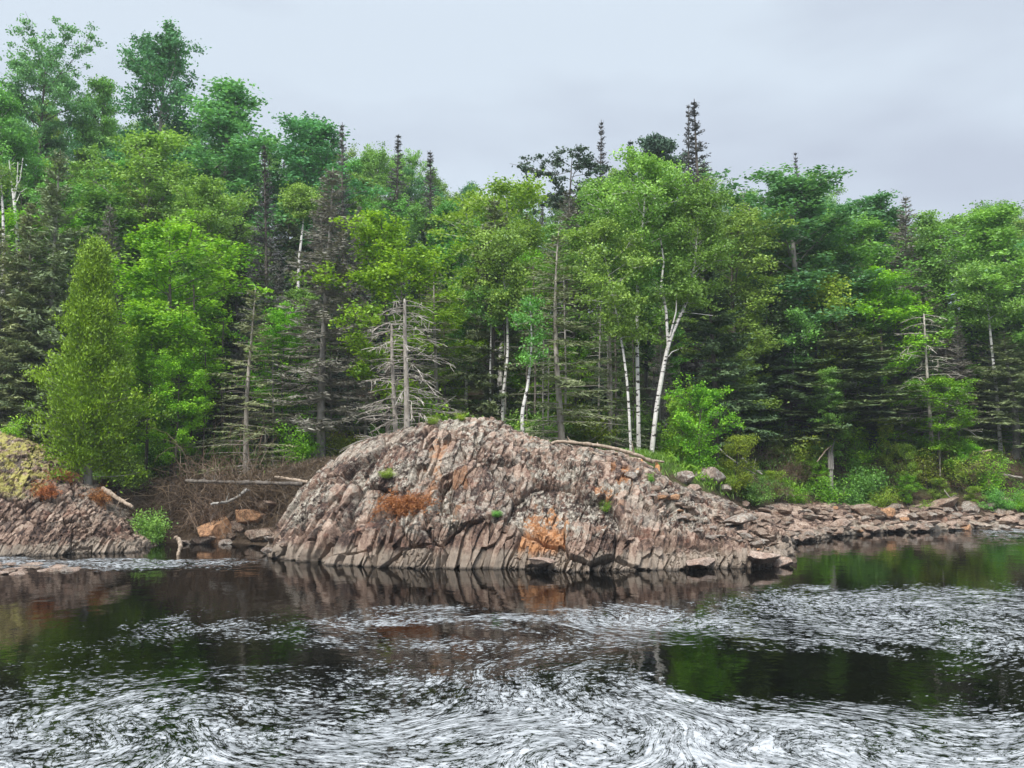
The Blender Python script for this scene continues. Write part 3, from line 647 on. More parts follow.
def cedar(seed=300, H=9.7, Rc=1.95):
    rng = np.random.default_rng(seed); tr = Geo(); cr_ = Geo(); tt = np.linspace(0, 1, 8)
    tr.tube(np.stack([.05*np.sin(tt*4), 0*tt, tt*H*.97], 1), .15*(1-tt)+.012, 8)
    for i in range(430):
        u = .11+.88*rng.random()**.9; q = (u-.11)/.89
        az = rng.uniform(0, 6.28)
        env = (Rc*(min(1, .6+q*1.6) if q < .25 else 1)*(1-q)**.95+.06)*(1+.26*math.sin(3*az+u*23)+.24*math.sin(5*az-u*41)); el = .15+.5*q+rng.normal()*.15; ln_ = env*rng.uniform(.6, 1.2)
        c_ = curve((0, 0, u*H-.25*ln_), (math.cos(az)*math.cos(el), math.sin(az)*math.cos(el), math.sin(el)), ln_, 5, rng, .06, .05)
        tr.tube(c_, np.linspace(.02, .005, 6), 3)
        for k in (2, 3, 4, 5):
            n = int(34*(.5+.2*k)); tone = rng.random(); sg = .13+.04*(5-k)
            C = c_[k]+rng.normal(size=(n, 3))*np.array([sg, sg, sg*1.1])
            D = np.tile(unit(c_[k]-c_[0])*.6+np.array([0, 0, .7]), (n, 1))+rng.normal(size=(n, 3))*.5
            cr_.leaves(C, .13*rng.uniform(.6, 1.3, n), .05*rng.uniform(.7, 1.3, n), rng, np.clip(.62*tone+.2*rng.random(n)+.1, 0, 1), .2, D)
    return [('trunk', tr.build('trunk', M['pale_bark'], True)), ('crown', cr_.build('crown', M['cedar_leaf']))], H
PR['cedar'] = cedar()
PR['dead'] = bare(317, 5.2, .08, 1.6, 92, 'dead_wood', .085, .03, droop=-.2, twigs=8, brad=.009, wob=.09)
PR['dead_thin'] = bare(311, 5, .3, .8, 26, 'dead_wood', .045, .02)
PR['snag'] = bare(312, 6, .25, 1.3, 60, 'dead_wood', .065, .02, droop=-.16, twigs=7, brad=.012)
PR['twiggy'] = bare(313, 10, .5, 1.3, 26, 'pale_bark', .08, .02, upward=True, twigs=9)
for i in range(3): PR['shrub%d' % i] = shrub(400+i, 1.7, 1.0+.2*i)
for i in range(2): PR['gshrub%d' % i] = shrub(410+i, 1.5, 1.1, 16, 'birch_leaf', .10, 70)
PR['loose_bush'] = broadleaf(171, 4., .1, 1.7, 26, 'maple_leaf', 'bark', .12, 46, .30, flat=.6, r0=.04, tight=2)
PR['loose_bush2'] = broadleaf(172, 3., .1, 1.4, 22, 'yellow_leaf', 'bark', .11, 40, .28, flat=.6, r0=.03, tight=2)
PR['yshrub'] = shrub(420, 1.4, .8, 12, 'yellow_leaf', .09, 60)
PR['sapling'] = shrub(421, 2.3, .7, 8, 'fern', .12, 50, .22)
for i in range(3): PR['brush%d' % i] = brush(430+i)
COUNT = {}
def place(kind, x, y, z, name, label, cat, group=None, H=None, wide=1., rot=None, sink=.12, tilt=0.):
    parts, H0 = PR[kind]; s = (H/H0) if H else 1.
    k = COUNT[kind] = COUNT.get(kind, 0)+1
    rz = (k*2.3) % 6.28 if rot is None else rot
    if parts[0][0] is None:
        e_ = bpy.data.objects.new(name, parts[0][1]); COL.objects.link(e_)
    else:
        e_ = bpy.data.objects.new(name, None); COL.objects.link(e_); e_.empty_display_size = .3
        for pn, me in parts: link(pn, me, e_)
    e_.location = (x, y, z-sink); e_.rotation_euler = (tilt*.3, tilt, rz); e_.scale = (s*wide, s*wide, s)
    tag(e_, label, cat, group); return e_
def tree(px, Y, top, kind, name, label, cat='tree', group=None, wpx=None, rot=None, base=None):
    """px: trunk column at mid height, top: row of its tip; width in pixels"""
    if px > 735 and Y < 47: Y += 2.4
    x, _, zt = at(px, top, Y); z0 = gz(x, Y) if base is None else base
    H = zt-z0; parts, H0 = PR[kind]
    cz = np.empty(len(parts[1][1].vertices)*3, np.float32); parts[1][1].vertices.foreach_get('co', cz)
    H = H*H0/max(H0*.7, float(np.percentile(cz[2::3], 99.7))); s = H/H0
    wide = 1.
    if wpx: 
        co = np.empty(len(parts[1][1].vertices)*3, np.float32); parts[1][1].vertices.foreach_get('co', co); co = co.reshape(-1, 3)
        w0 = np.percentile(co[:, 0], 98)-np.percentile(co[:, 0], 2)
        wide = (wpx/F*Y)/(w0*s)
    return place(kind, x, Y, z0, name, label, cat, group, H, wide, rot)

# --- trees that can be told apart, front to back
tree(95, 35.2, 240, 'cedar', 'cedar_tree', 'dense yellow green conical cedar on top of the left rock bluff', wpx=64, base=at(95, 492, 35.2)[2])
tree(407, 34.6, 299, 'dead', 'dead_tree', 'bare silver dead tree with broken top and drooping limbs behind the big rock', wpx=94, base=3.2)
tree(396, 35.4, 322, 'dead_thin', 'dead_tree', 'thin pale dead pole close to the left of the bare silver tree', wpx=60, base=3.2)
tree(389, 38.6, 212, 'maple0', 'maple_tree', 'bright lime green tree rising behind the bare silver dead tree', wpx=108)
tree(178, 40, 222, 'maple1', 'maple_tree', 'broad bright green tree just right of the cedar', wpx=128)
tree(150, 38.4, 300, 'maple0', 'maple_tree', 'lower bright green tree between the cedar and the brown brush', wpx=80)
tree(178, 37.8, 345, 'maple1', 'young_maple', 'slim young bright green tree with two bare stems near the brown brush', wpx=58)
tree(250, 38.5, 288, 'sparse1', 'dying_fir', 'olive tinged fir with upswept limbs behind the brown brush', wpx=84)
tree(285, 41, 300, 'maple0', 'maple_tree', 'small fresh green tree behind the olive fir', wpx=60)
tree(325, 39.2, 168, 'dying0', 'dead_spruce', 'tall grey brown needleless spruce left of the lime green tree', wpx=92)
tree(562, 38.2, 232, 'sparse0', 'dying_fir', 'olive grey thinning fir standing straight behind the right shoulder of the big rock', wpx=96)
tree(490, 42, 200, 'fir0', 'fir_tree', 'dark green narrow fir left of the thin crooked birch', wpx=70)
tree(438, 42, 262, 'sparse1', 'dead_spruce', 'grey thinning spruce right of the lime green tree', wpx=70)
tree(608, 40, 290, 'sparse0', 'fir_tree', 'sparse dark fir behind the leaning thin birch', wpx=70)
tree(712, 40.5, 255, 'fir2', 'fir_tree', 'shaded fir in the gap right of the forked birch', wpx=80)
tree(790, 42.5, 300, 'fir0', 'fir_tree', 'fir with flat layered boughs left of the splintered stump', wpx=104)
tree(833, 43, 320, 'fir1', 'fir_tree', 'fir with flat layered boughs directly behind the splintered stump', wpx=120)
tree(757, 43.5, 345, 'fir2', 'fir_tree', 'low flat boughed fir right of the round green bush', wpx=84)
tree(818, 44, 272, 'yellow0', 'yellow_green_tree', 'yellow green small crowned tree rising above the flat boughed firs', wpx=70)
tree(878, 45, 268, 'maple0', 'maple_tree', 'bright green rounded tree left of the white broken snag', wpx=84)
tree(928, 42.2, 314, 'snag', 'dead_snag', 'white bare snag with a bent tip in front of the right hand forest', wpx=66)
tree(941, 45, 338, 'dying2', 'dead_spruce', 'grey spiky spruce just right of the white snag', wpx=66)
tree(1012, 43, 330, 'olive0', 'dying_fir', 'ragged olive fir at the right edge of the forest', wpx=90)
tree(965, 46, 360, 'fir1', 'fir_tree', 'short fir between the white snag and the right hand birch', wpx=60)
# left grey conifers
tree(62, 41, 150, 'olive1', 'dead_spruce', 'large grey green ragged spruce above and behind the cedar', wpx=96)
tree(30, 41.5, 205, 'olive0', 'dead_spruce', 'grey green ragged spruce close left of the cedar', wpx=84)
tree(4, 40.5, 230, 'olive1', 'dying_fir', 'ragged olive fir cut by the left edge', wpx=80)
tree(268, 44, 146, 'spire0', 'spruce_tree', 'slender dark purple grey spruce spire left of the needleless spruce', wpx=59)
tree(282, 46, 250, 'spruce0', 'spruce_tree', 'dark spruce low between the olive fir and the needleless spruce', wpx=62)
tree(347, 54, 124, 'spire1', 'spruce_tree', 'thin spruce spire poking into the sky above the needleless spruce', wpx=45)
tree(394, 55, 135, 'spire0', 'spruce_tree', 'thin spruce spire directly above the lime green tree', wpx=62)
tree(427, 54, 153, 'spire1', 'spruce_tree', 'dark spruce spire on the low saddle of the skyline', wpx=54)
tree(418, 50, 230, 'spruce1', 'spruce_tree', 'dark spruce half hidden beside the lime green tree', wpx=66)
tree(500, 47, 182, 'yellow_birch', 'birch_tree', 'broad yellow green birch left of the flat topped pine', wpx=96)
tree(525, 45, 250, 'maple1', 'maple_tree', 'sunlit lime crown low between the yellow birch and the olive grey fir', wpx=50)
tree(568, 52, 148, 'pine_flat', 'pine_tree', 'flat topped dark pine with ragged limbs against the sky', wpx=104)
tree(575, 50, 190, 'dying0', 'dead_spruce', 'dense grey spruce under the flat topped pine', wpx=80)
tree(601, 53, 120, 'spire1', 'spruce_tree', 'needle thin spruce spire right of the flat topped pine', wpx=45)
tree(632, 55, 142, 'spruce0', 'spruce_tree', 'dark pointed spruce top behind the big leafy birch crown', wpx=50)
tree(657, 54, 134, 'pine_round', 'pine_tree', 'round topped black green pine on the skyline', wpx=38)
tree(691, 53, 104, 'spire0', 'spruce_tree', 'left one of the twin tall dark spires on the skyline', wpx=45)
tree(700, 52.6, 103, 'spire1', 'spruce_tree', 'right one of the twin tall dark spires on the skyline', wpx=75)
tree(746, 58, 182, 'twiggy', 'bare_tree', 'tiny leafless twiggy treetop on the skyline right of the twin spires', wpx=26)
tree(795, 57, 153, 'spire0', 'spruce_tree', 'spruce tip rising above the leafy crown on the right', wpx=35)
tree(905, 50, 196, 'dying2', 'dead_spruce', 'brown grey dead spruce spire standing in the right hand green crowns', wpx=58)
tree(45, 58, 24, 'poplar0', 'poplar_tree', 'tall open crowned poplar towering at the far left', wpx=92)
tree(160, 56, 27, 'poplar1', 'poplar_tree', 'tall dense poplar second from the left against the sky', wpx=78)
tree(234, 54, 79, 'aspen0', 'poplar_tree', 'broad blue green poplar right of the two tallest trees', wpx=92)
tree(318, 56, 118, 'aspen1', 'poplar_tree', 'rounded blue green poplar left of the low saddle in the skyline', wpx=74)
tree(106, 60, 76, 'birch0', 'birch_tree', 'small light green treetop between the two tallest poplars', wpx=44)
tree(2, 52, 84, 'birch1', 'birch_tree', 'leafy green tree cut by the left edge under the open poplar', wpx=70)
tree(140, 49, 132, 'birch2', 'birch_tree', 'large mid green crown beneath the dense tall poplar', wpx=110)
tree(205, 47, 180, 'birch3', 'birch_tree', 'mid green crown above the broad bright green tree', wpx=86)
tree(105, 48, 195, 'birch0', 'birch_tree', 'green crown directly above the tip of the cedar', wpx=84)
tree(455, 52, 205, 'birch1', 'birch_tree', 'soft green crown left of the broad yellow birch', wpx=66)
tree(615, 46, 178, 'birch2', 'birch_tree', 'leafy crown left of the twin spires', wpx=100)
tree(735, 44, 205, 'birch3', 'birch_tree', 'leafy crown overhanging right of the forked birch', wpx=92)
tree(800, 47, 168, 'aspen2', 'poplar_tree', 'tallest leafy tree of the right half with a dense blue green crown', wpx=110)
tree(770, 46, 225, 'birch0', 'birch_tree', 'green crown below and left of the tallest right hand tree', wpx=84)
tree(850, 49, 215, 'birch1', 'birch_tree', 'light green crown below and right of the tallest right hand tree', wpx=90)
tree(875, 54, 196, 'aspen0', 'poplar_tree', 'blue green treetop left of the brown dead spire', wpx=66)
tree(985, 48, 212, 'birch2', 'birch_tree', 'wide green crown of the right edge above the white birch stem', wpx=110)
tree(940, 51, 212, 'birch3', 'birch_tree', 'green crown right of the brown dead spire', wpx=80)
tree(1020, 50, 240, 'aspen1', 'poplar_tree', 'blue green crown cut by the right edge', wpx=70)

# --- hero birches with their own trunks
def path_px(pts, Y, base):
    """trunk path through pixel points at one distance, in the coordinates of its base"""
    W = np.array([at(a, b, Y+dy) for a, b, dy in pts]); return W-np.array(base)
def custom_birch(pts, Y, label, extra_px=(), r0=.1, leafmat='birch_leaf', **k):
    base = np.array(at(*pts[0][:2], Y)); base[2] = gz(base[0], Y)-.1
    W = path_px(pts, Y, base); W[0] = 0
    tt = np.linspace(0, 1, 22); cum = np.linspace(0, 1, len(W)); path = np.stack([np.interp(tt, cum, W[:, i]) for i in range(3)], 1)
    path[1:-1] = (path[:-2]+path[1:-1]*2+path[2:])/4
    ex = []
    for ep, ra, rb in extra_px:
        E = path_px(ep, Y, base); ex.append((E, np.linspace(ra, rb, len(E))))
    parts, _ = broadleaf(abs(hash(pts[0])) % 1000, path=path, leafmat=leafmat, barkmat='birch_bark', r0=r0, extra=ex, H=1, **k)
    e_ = bpy.data.objects.new('birch_tree', None); COL.objects.link(e_); e_.location = base
    for pn, me in parts: link(pn, me, e_)
    tag(e_, label, 'tree')
custom_birch([(651, 452, 0), (656, 410, 0), (663, 370, 0), (668, 345, 0), (678, 320, .1), (688, 300, .3), (694, 270, .5), (698, 230, .5), (700, 195, .5)], 37.4,
    'forked white birch with two pale limbs spreading under the leafy crown', [([(668, 345, 0), (666, 310, 0), (661, 285, 0), (664, 262, 0), (660, 235, 0)], .07, .035), ([(669, 340, 0), (676, 312, -.1), (677, 292, -.2)], .05, .015), ([(683, 312, .1), (700, 314, 0), (716, 316, 0)], .02, .008), ([(664, 362, 0), (672, 352, -.2), (684, 347, -.2)], .02, .008)], r0=.095, cb=.58, Rc=2.1, limbs=40, leaf=.115, per=66, clump=.38)
custom_birch([(639, 452, 0), (638, 400, 0), (637, 340, 0), (637, 290, 0), (641, 240, 0), (645, 200, 0), (648, 165, 0)], 38,
    'straight white birch trunk left of the forked birch', r0=.085, cb=.5, Rc=2.1, limbs=42, leaf=.115, per=66, clump=.38)
custom_birch([(631, 447, 0), (629, 410, 0), (627, 380, 0), (623, 350, 0), (619, 328, 0), (612, 290, 0), (604, 255, 0), (600, 225, 0)], 37,
    'thin leaning birch left of the straight white trunk', r0=.05, cb=.5, Rc=1.6, limbs=28, leaf=.115, per=60, clump=.36)
custom_birch([(523, 436, 0), (522, 412, .1), (528, 385, .3), (532, 345, .3), (530, 300, .3)], 35.6,
    'short crooked white birch stem rising right at the top of the big rock', r0=.075, cb=.6, Rc=.8, limbs=10, leaf=.11, per=30, clump=.35)
custom_birch([(502, 430, 0), (503, 395, 0), (508, 355, 0), (507, 310, 0), (503, 270, 0), (502, 235, 0)], 41,
    'slender white birch trunk in the shade left of the olive grey fir', r0=.07, cb=.55, Rc=1.5, limbs=22, leaf=.12, per=70, clump=.45)
custom_birch([(491, 430, 0), (490, 380, 0), (491, 330, 0), (492, 290, 0)], 41.5,
    'very thin pale birch pole next to the slender white trunk', r0=.05, cb=.7, Rc=1.0, limbs=14, leaf=.12, per=60, clump=.4)
custom_birch([(1000, 425, 0), (996, 385, 0), (992, 350, 0), (988, 310, 0), (984, 270, 0)], 45.5,
    'thin white birch stem near the right edge', r0=.09, cb=.65, Rc=1.7, limbs=20, leaf=.13, per=60, clump=.45)
custom_birch([(784, 470, 0), (786, 430, 0), (790, 395, 0), (794, 360, 0), (796, 320, 0)], 45,
    'mottled pale birch trunk behind the flat boughed fir', r0=.12, cb=.7, Rc=1.3, limbs=14, leaf=.13, per=50, clump=.45)
custom_birch([(24, 400, 0), (20, 300, 0), (17, 230, 0), (14, 200, 0), (11, 178, 0), (9, 160, 0)], 44.5,
    'broken topped white birch with bare forks at the far left', [([(14, 200, 0), (17, 185, 0), (18, 162, 0)], .04, .02), ([(14, 190, 0), (20, 180, 0), (23, 158, 0)], .035, .02), ([(15, 205, 0), (21, 192, 0), (27, 188, 0)], .03, .012)], r0=.11, cb=.8, Rc=.5, limbs=2, leaf=.1, per=6, clump=.3)
custom_birch([(3, 330, 0), (4, 260, 0), (3, 210, 0), (0, 170, 0)], 41, 'leaning white birch trunk cut by the left edge', r0=.1, cb=.8, Rc=.6, limbs=5, leaf=.12, per=30, clump=.4)
custom_birch([(296, 300, 0), (299, 260, 0), (303, 225, 0), (305, 195, 0)], 50, 'pale slanting birch stem high among the crowns left of the needleless spruce', r0=.09, cb=.75, Rc=1.2, limbs=12, leaf=.13, per=60, clump=.45)

# --- the forest mass behind: individual trees, heights set so that their tops follow the treeline
SKY = [(-200, 90), (0, 96), (60, 104), (90, 112), (130, 120), (200, 122), (240, 130), (270, 140), (300, 140), (350, 152), (395, 158), (440, 172), (480, 182), (510, 184), (560, 196), (600, 180), (650, 165), (700, 176), (745, 196), (800, 182), (850, 200), (880, 206), (905, 214), (950, 214), (985, 210), (1024, 208), (1300, 205)]
rng = np.random.default_rng(7)
zone = lambda px: 'left' if px < 340 else ('middle' if px < 690 else 'right')
LAB = {
 'leaf': ('forest_birch', 'leafy green crown among many in the closed forest on the %s'),
 'aspen': ('forest_poplar', 'blue green leafy crown merging with its neighbours in the forest on the %s'),
 'con': ('forest_spruce', 'dark conifer filling the shade of the closed forest on the %s'),
 'dying': ('forest_dead_spruce', 'grey thinning conifer between the green crowns on the %s'),
 'maple': ('forest_maple', 'small bright green tree under the closed forest on the %s')}
nfill = 0
for Y, step, off, jit in [(44.5, 54, 180, 50), (46.5, 42, 120, 45), (50, 40, 78, 32), (54.5, 37, 46, 26), (60, 35, 22, 15), (67, 34, 8, 10), (75, 33, 0, 8)]:
    px = -130+rng.uniform(0, step)
    while px < 1260:
        yy = Y+rng.uniform(-1.6, 1.6); top = float(np.interp(px, *np.array(SKY).T))+off+rng.uniform(-jit, jit)
        x, _, zt = at(px, top, yy); z0 = gz(x, yy); H = zt-z0
        if H > 2.5:
            r = rng.random(); left_ = px < 320
            if off > 100: kd = 'con' if r < .42 else 'dying' if r < .68 else 'leaf' if r < .88 else 'maple'
            elif off > 40: kd = 'con' if r < .27 else 'dying' if r < .42 else 'aspen' if r < .5 else 'leaf' if r < .95 else 'maple'
            else: kd = 'con' if r < .10 else 'aspen' if r < .45 else 'leaf'
            pk = {'leaf': 'birch%d' % rng.integers(4), 'aspen': 'aspen%d' % rng.integers(3), 'con': ['spruce0', 'spruce1', 'spruce2', 'fir0', 'spire0', 'spire1'][rng.integers(6)],
                  'dying': 'dying%d' % rng.integers(3), 'maple': 'maple%d' % rng.integers(2)}[kd]
            nm, lb = LAB[kd]; zn = zone(px)
            s = H/PR[pk][1]; s_w = max(.62, min(1.25, 1/s**.45)) if s < 1 else 1/s**.3
            place(pk, x, yy, z0, nm, lb % zn, 'tree', {'leaf': 'leafy trees', 'aspen': 'blue green trees', 'con': 'dark conifers', 'dying': 'thinning conifers', 'maple': 'small bright trees'}[kd]+' of the forest on the '+zn, H, s_w*rng.uniform(.8, 1.15)); nfill += 1
        px += step*rng.uniform(.7, 1.3)
print('fill trees', nfill)

# bare lower stems crowding the shaded forest edge
rs = np.random.default_rng(11)
g1 = bare(500, 7, .35, .7, 30, 'bark', .055, .025, droop=-.1, twigs=4, single=True); g2 = bare(501, 8, .4, .9, 34, 'pale_bark', .07, .03, droop=-.1, twigs=4, single=True)
PR['pole0'], PR['pole1'] = g1, g2
for i in range(34):
    px = rs.uniform(150, 720) if i < 28 else rs.uniform(760, 1020); yy = rs.uniform(39.5, 45) if px < 740 else rs.uniform(46.5, 51); x = (px-512)/F*yy*1.0; z0 = gz(x, yy)
    place('pole%d' % (i % 2), x, yy, z0, 'bare_pole_tree', 'thin bare stem with dead side twigs in the dark forest edge on the %s' % zone(px), 'tree', 'thin bare stems of the forest edge on the '+zone(px), rs.uniform(5, 9))

# ------------------------------------------------------------------ shrubs and saplings
def on_ground(px, Y): x = (px-512)/F*Y; return x, Y, gz(x, Y)
def bush(kind, px, Y, h, name, label, cat='shrub', group=None, base=None, wide=1.):
    x, y, z = on_ground(px, Y); place(kind, x, y, z if base is None else base, name, label, cat, group, h, wide, sink=.05)
bush('loose_bush', 700, 36.6, 3.6, 'green_bush', 'large round yellow green bush behind the grey boulders right of the forked birch', wide=.85)
bush('loose_bush', 682, 37.4, 2.9, 'green_bush', 'dark leafy bush crowding the foot of the forked birch', wide=.7)
bush('loose_bush2', 735, 37.6, 2.5, 'green_bush', 'loose yellowish bush leaning right from the large round bush', wide=.75)
bush('shrub2', 500, 35.6, 1.5, 'green_bush', 'bright green bush peeping over the top of the big rock', base=3.15, wide=1.1)
bush('yshrub', 478, 35.3, .9, 'green_bush', 'small bright sprig left of the bush on top of the big rock', base=3.3)
bush('gshrub0', 155, 35.0, 1.5, 'green_bush', 'dark green bush overhanging the water between the bluff and the tan boulders', wide=.8)
bush('gshrub1', 133, 36.6, 1.6, 'green_bush', 'dark leafy bush behind the right end of the bluff', wide=.9)
bush('shrub1', 8, 36.8, 1.3, 'green_bush', 'bright yellow green bush on top of the bluff at the left edge', base=3.6)
bush('shrub0', 302, 39, 2.0, 'green_bush', 'green understorey bush left of the big rock', wide=.9)
bush('sapling', 828, 41.9, 1.9, 'young_sapling', 'bright lime sapling in front of the splintered stump')
bush('shrub0', 1018, 42.6, 1.2, 'green_bush', 'bright green bush at the right end of the shore')
bush('loose_bush2', 906, 43.6, 2.2, 'yellow_sapling', 'yellow green sapling in front of the white snag', wide=.6)
bush('loose_bush2', 885, 44.2, 2.8, 'yellow_sapling', 'tall yellow leaved sapling left of the white snag', wide=.45)
bush('loose_bush', 966, 44, 2.0, 'green_bush', 'dull green bush below the thin white birch stem', wide=.9)
bush('gshrub0', 862, 43, 1.8, 'green_bush', 'grey green bush right of the splintered stump', wide=.9)
bush('gshrub1', 752, 38.6, 1.1, 'green_bush', 'low twiggy bush right of the grey boulders')
for i, (px, Y, h) in enumerate([(770, 40.5, 1.1), (795, 41.5, 1.0), (845, 42.3, 1.2), (880, 42.5, .9), (905, 42.8, 1.2), (938, 43, 1.0), (985, 43.5, 1.4), (1000, 42.6, .9), (722, 37.2, .7), (815, 42.8, 1.3), (970, 42.8, .8), (925, 42.2, .6), (860, 41.8, .6)]):
    bush(['loose_bush2', 'shrub1', 'gshrub1', 'yshrub', 'loose_bush'][i % 5], px, Y, h*1.2, 'low_bush', 'low green bush in the weedy strip above the right hand shore rocks', 'shrub', 'low bushes above the right shore', wide=1.)
for i in range(46):
    px = rs.uniform(110, 1040); Y = rs.uniform(38.8, 44.5)
    if px > 720: Y = rs.uniform(43.5, 47)
    bush(['gshrub0', 'shrub1', 'gshrub1', 'shrub0', 'yshrub'][i % 5], px, Y, rs.uniform(.9, 2.4), 'understorey_bush', 'leafy bush in the shade beneath the %s trees' % {'left': 'left hand', 'middle': 'middle', 'right': 'right hand'}[zone(px)], 'shrub', 'understorey bushes beneath the %s trees' % zone(px))
# brown dead brush
for i, (px, Y, h, lb) in enumerate([(195, 36.6, 2.3, 'tangle of dead brown brush at the left end of the brush pile'), (222, 36.2, 2.6, 'arching mass of dead brown twigs above the tan boulders'), (250, 36.6, 3.2, 'tall pale tangle of dead branches above the fallen logs'), (275, 36.4, 2.1, 'dead grey brown brush touching the left flank of the big rock'), (208, 37.6, 3.0, 'dead brush standing behind the brown brush pile')]):
    bush('brush%d' % (i % 3), px, Y, h, 'dead_brush', lb, 'dead brush', 'dead brush above the tan boulders', wide=.85)
for i, px in enumerate([742, 760, 778, 800, 818, 848, 868, 890, 905, 925, 948, 962, 980, 998, 1014, 835, 937, 788]):
    bush('brush%d' % (i % 3), px, float(np.interp(px, [740, 790, 830, 1020], [39.3, 43.0, 44.0, 44.6]))+rs.uniform(-.4, .9), rs.uniform(.9, 1.7), 'dry_brush', 'low dry brown brush in the weedy strip above the right hand shore rocks', 'dead brush', 'dry brush above the right shore', wide=1.1)
for i, (px, Y) in enumerate([(785, 46), (812, 45.6), (745, 44)]):
    bush('brush%d' % i, px, Y, 1.9, 'dry_brush', 'brown dead brush in the shade under the flat boughed firs', 'dead brush', 'dead brush under the right hand firs')
# rusty dead juniper on the rock
def rock_point(G, px, py):
    q = G.reshape(-1, 3); a, b = to_px(q[:, 0], q[:, 1], q[:, 2]); d = (a-px)**2+(b-py)**2
    c_ = np.argsort(d)[:12]; i = c_[np.argmin(q[c_, 1])]; return q[i]
def rusty(seed, n, rx, ry, mat, leaf):
    r = np.random.default_rng(seed); g = Geo(); lf = Geo()
    for i in range(n):
        az = r.uniform(PI, 2*PI) if r.random() < .75 else r.uniform(0, PI); c_ = curve((r.normal()*rx*.35, r.normal()*.08, r.normal()*ry*.2), (math.cos(az), math.sin(az)*.6, r.uniform(-.2, .9)), r.uniform(.4, 1.)*rx*.8, 6, r, -.1, .22)
        g.tube(c_, np.linspace(.010, .003, 7), 3, r.random())
        C = c_[2:].repeat(leaf, 0)+r.normal(size=(5*leaf, 3))*.06; lf.leaves(C, .12, .018, r, r.random(5*leaf), .2)
    return g, lf
g, lf = rusty(1, 170, .95, .7, 'rust_twig', 5)
p = rock_point(ROCK, 405, 505); e_ = bpy.data.objects.new('rusty_juniper', None); COL.objects.link(e_); e_.location = p+np.array([0, -.1, 0])
link('stem', g.build('stem', M['rust_twig']), e_); link('foliage', lf.build('foliage', M['rust_twig']), e_)
tag(e_, 'rusty orange dead juniper clinging to the face of the big rock', 'shrub')
for i, (px, py, kd, h, lb) in enumerate([(606, 512, 'sapling', .45, 'small bright green plant in a crack of the big rock under the orange slabs'), (388, 478, 'yshrub', .35, 'tiny yellow sprig beside the rusty juniper'), (432, 424, 'yshrub', .35, 'tiny green tuft on the rim of the big rock right of the dead tree'),
      (652, 482, 'sapling', .4, 'little green plant below the orange stubs'), (497, 516, 'gshrub0', .25, 'tiny dark plant in a hollow of the big rock'), (462, 420, 'yshrub', .3, 'tiny yellow tuft on the highest rim of the big rock')]):
    p = rock_point(ROCK, px, py); place(kd, p[0], p[1]-.03, p[2], 'small_plant', lb, 'plant', None, h, 1.2, sink=.03)
# rusty leaves hanging by the cedar foot
for i, (px, py, lb) in enumerate([(62, 478, 'orange dead sprays hanging over the bluff left of the cedar trunk'), (98, 500, 'orange brown dead sprays under the cedar trunk'), (48, 492, 'lower left orange dead sprays on the bluff face')]):
    g, lf = rusty(20+i, 45, .5, .4, 'rust_twig', 7); q = rock_point(LROCK, px, py)
    e_ = bpy.data.objects.new('dead_spray', None); COL.objects.link(e_); e_.location = q+np.array([0, -.05, .05])
    link('stem', g.build('stem', M['brush_twig']), e_); link('foliage', lf.build('foliage', M['rust_twig']), e_); tag(e_, lb, 'dead foliage')

# ------------------------------------------------------------------ boulders
def boulder_mesh(seed, flatz=.6, cuts=16, name='boulder', mat='shore_rock', sub=4):
    r = np.random.default_rng(seed)
    import bmesh
    bm = bmesh.new(); bmesh.ops.create_icosphere(bm, subdivisions=sub+1, radius=1)
    V = np.array([v.co[:] for v in bm.verts]); Fc = np.array([[v.index for v in f.verts] for f in bm.faces]); bm.free()
    V = V*1.5
    for i in range(cuts):
        n = unit(r.normal(size=3)); d = r.uniform(.62, .95); k = V@n-d; k = np.maximum(k, 0); V = V-n*k[:, None]*.97
    V *= np.array([r.uniform(.9, 1.2), r.uniform(.7, 1.), flatz])
    V += .05*unit(V)*fbm(V[:, 0]*2.5, V[:, 1]*2.5, V[:, 2]*2.5, seed, 4)[:, None]*1.5
    n_ = len(V); z = np.zeros(n_)
    cell = np.clip(.5+.3*fbm(V[:, 0]*1.2, V[:, 1]*1.2, V[:, 2]*1.2, seed+5, 2), 0, 1)
    me = mesh_np3(name, V, Fc, mat, {'cell': cell, 'cell2': z+.2, 'orange': z, 'pale': z+.15, 'lich': z+.6, 'wet': z, 'moss': z}); return me
def mesh_np3(name, V, Fc, mat, attrs): return mesh_np(name, V, Fc, M[mat], attrs, False)
def tinted(name, tone, lich): M[name] = rock_mat(name, tone, lich)
tinted('grey_stone', (1.3, 1.38, 1.4), .6); tinted('tan_stone', (2.3, 1.75, 1.2), .1); tinted('pink_stone', (1.2, 1.13, 1.05), .5); tinted('pale_stone', (1.75, 1.7, 1.65), .3)
BM = {}
for k_, mt in (('grey', 'grey_stone'), ('tan', 'tan_stone'), ('pink', 'pink_stone'), ('pale', 'pale_stone')):
    for i in range(4): BM[k_, i] = boulder_mesh(600+i*7+len(k_), [.75, .5, .38, .6][i], 14+3*i, 'boulder', mt, 3)
bc = 0
def boulder(px, py, Y, wpx, kind, label, group=None, var=None, hscale=1., name='boulder', G=None):
    global bc
    bc += 1
    q = snap(px, py) if Y is None else None
    x, y, z = at(px, py, Y) if q is None else (q[0], q[1], q[2]+.1*wpx/F*q[1]*hscale)
    Y = y; me = BM[kind, (bc*3+bc//4) % 4 if var is None else var]
    o_ = link(name, me); s = wpx/F*Y/2/1.0
    o_.location = (x, y, z); o_.scale = (s, s, s*hscale); o_.rotation_euler = (rs.uniform(-.15, .15), rs.uniform(-.2, .2), rs.uniform(0, 6.28) if var is None else bc*1.3)
    tag(o_, label, 'boulder', group); return o_
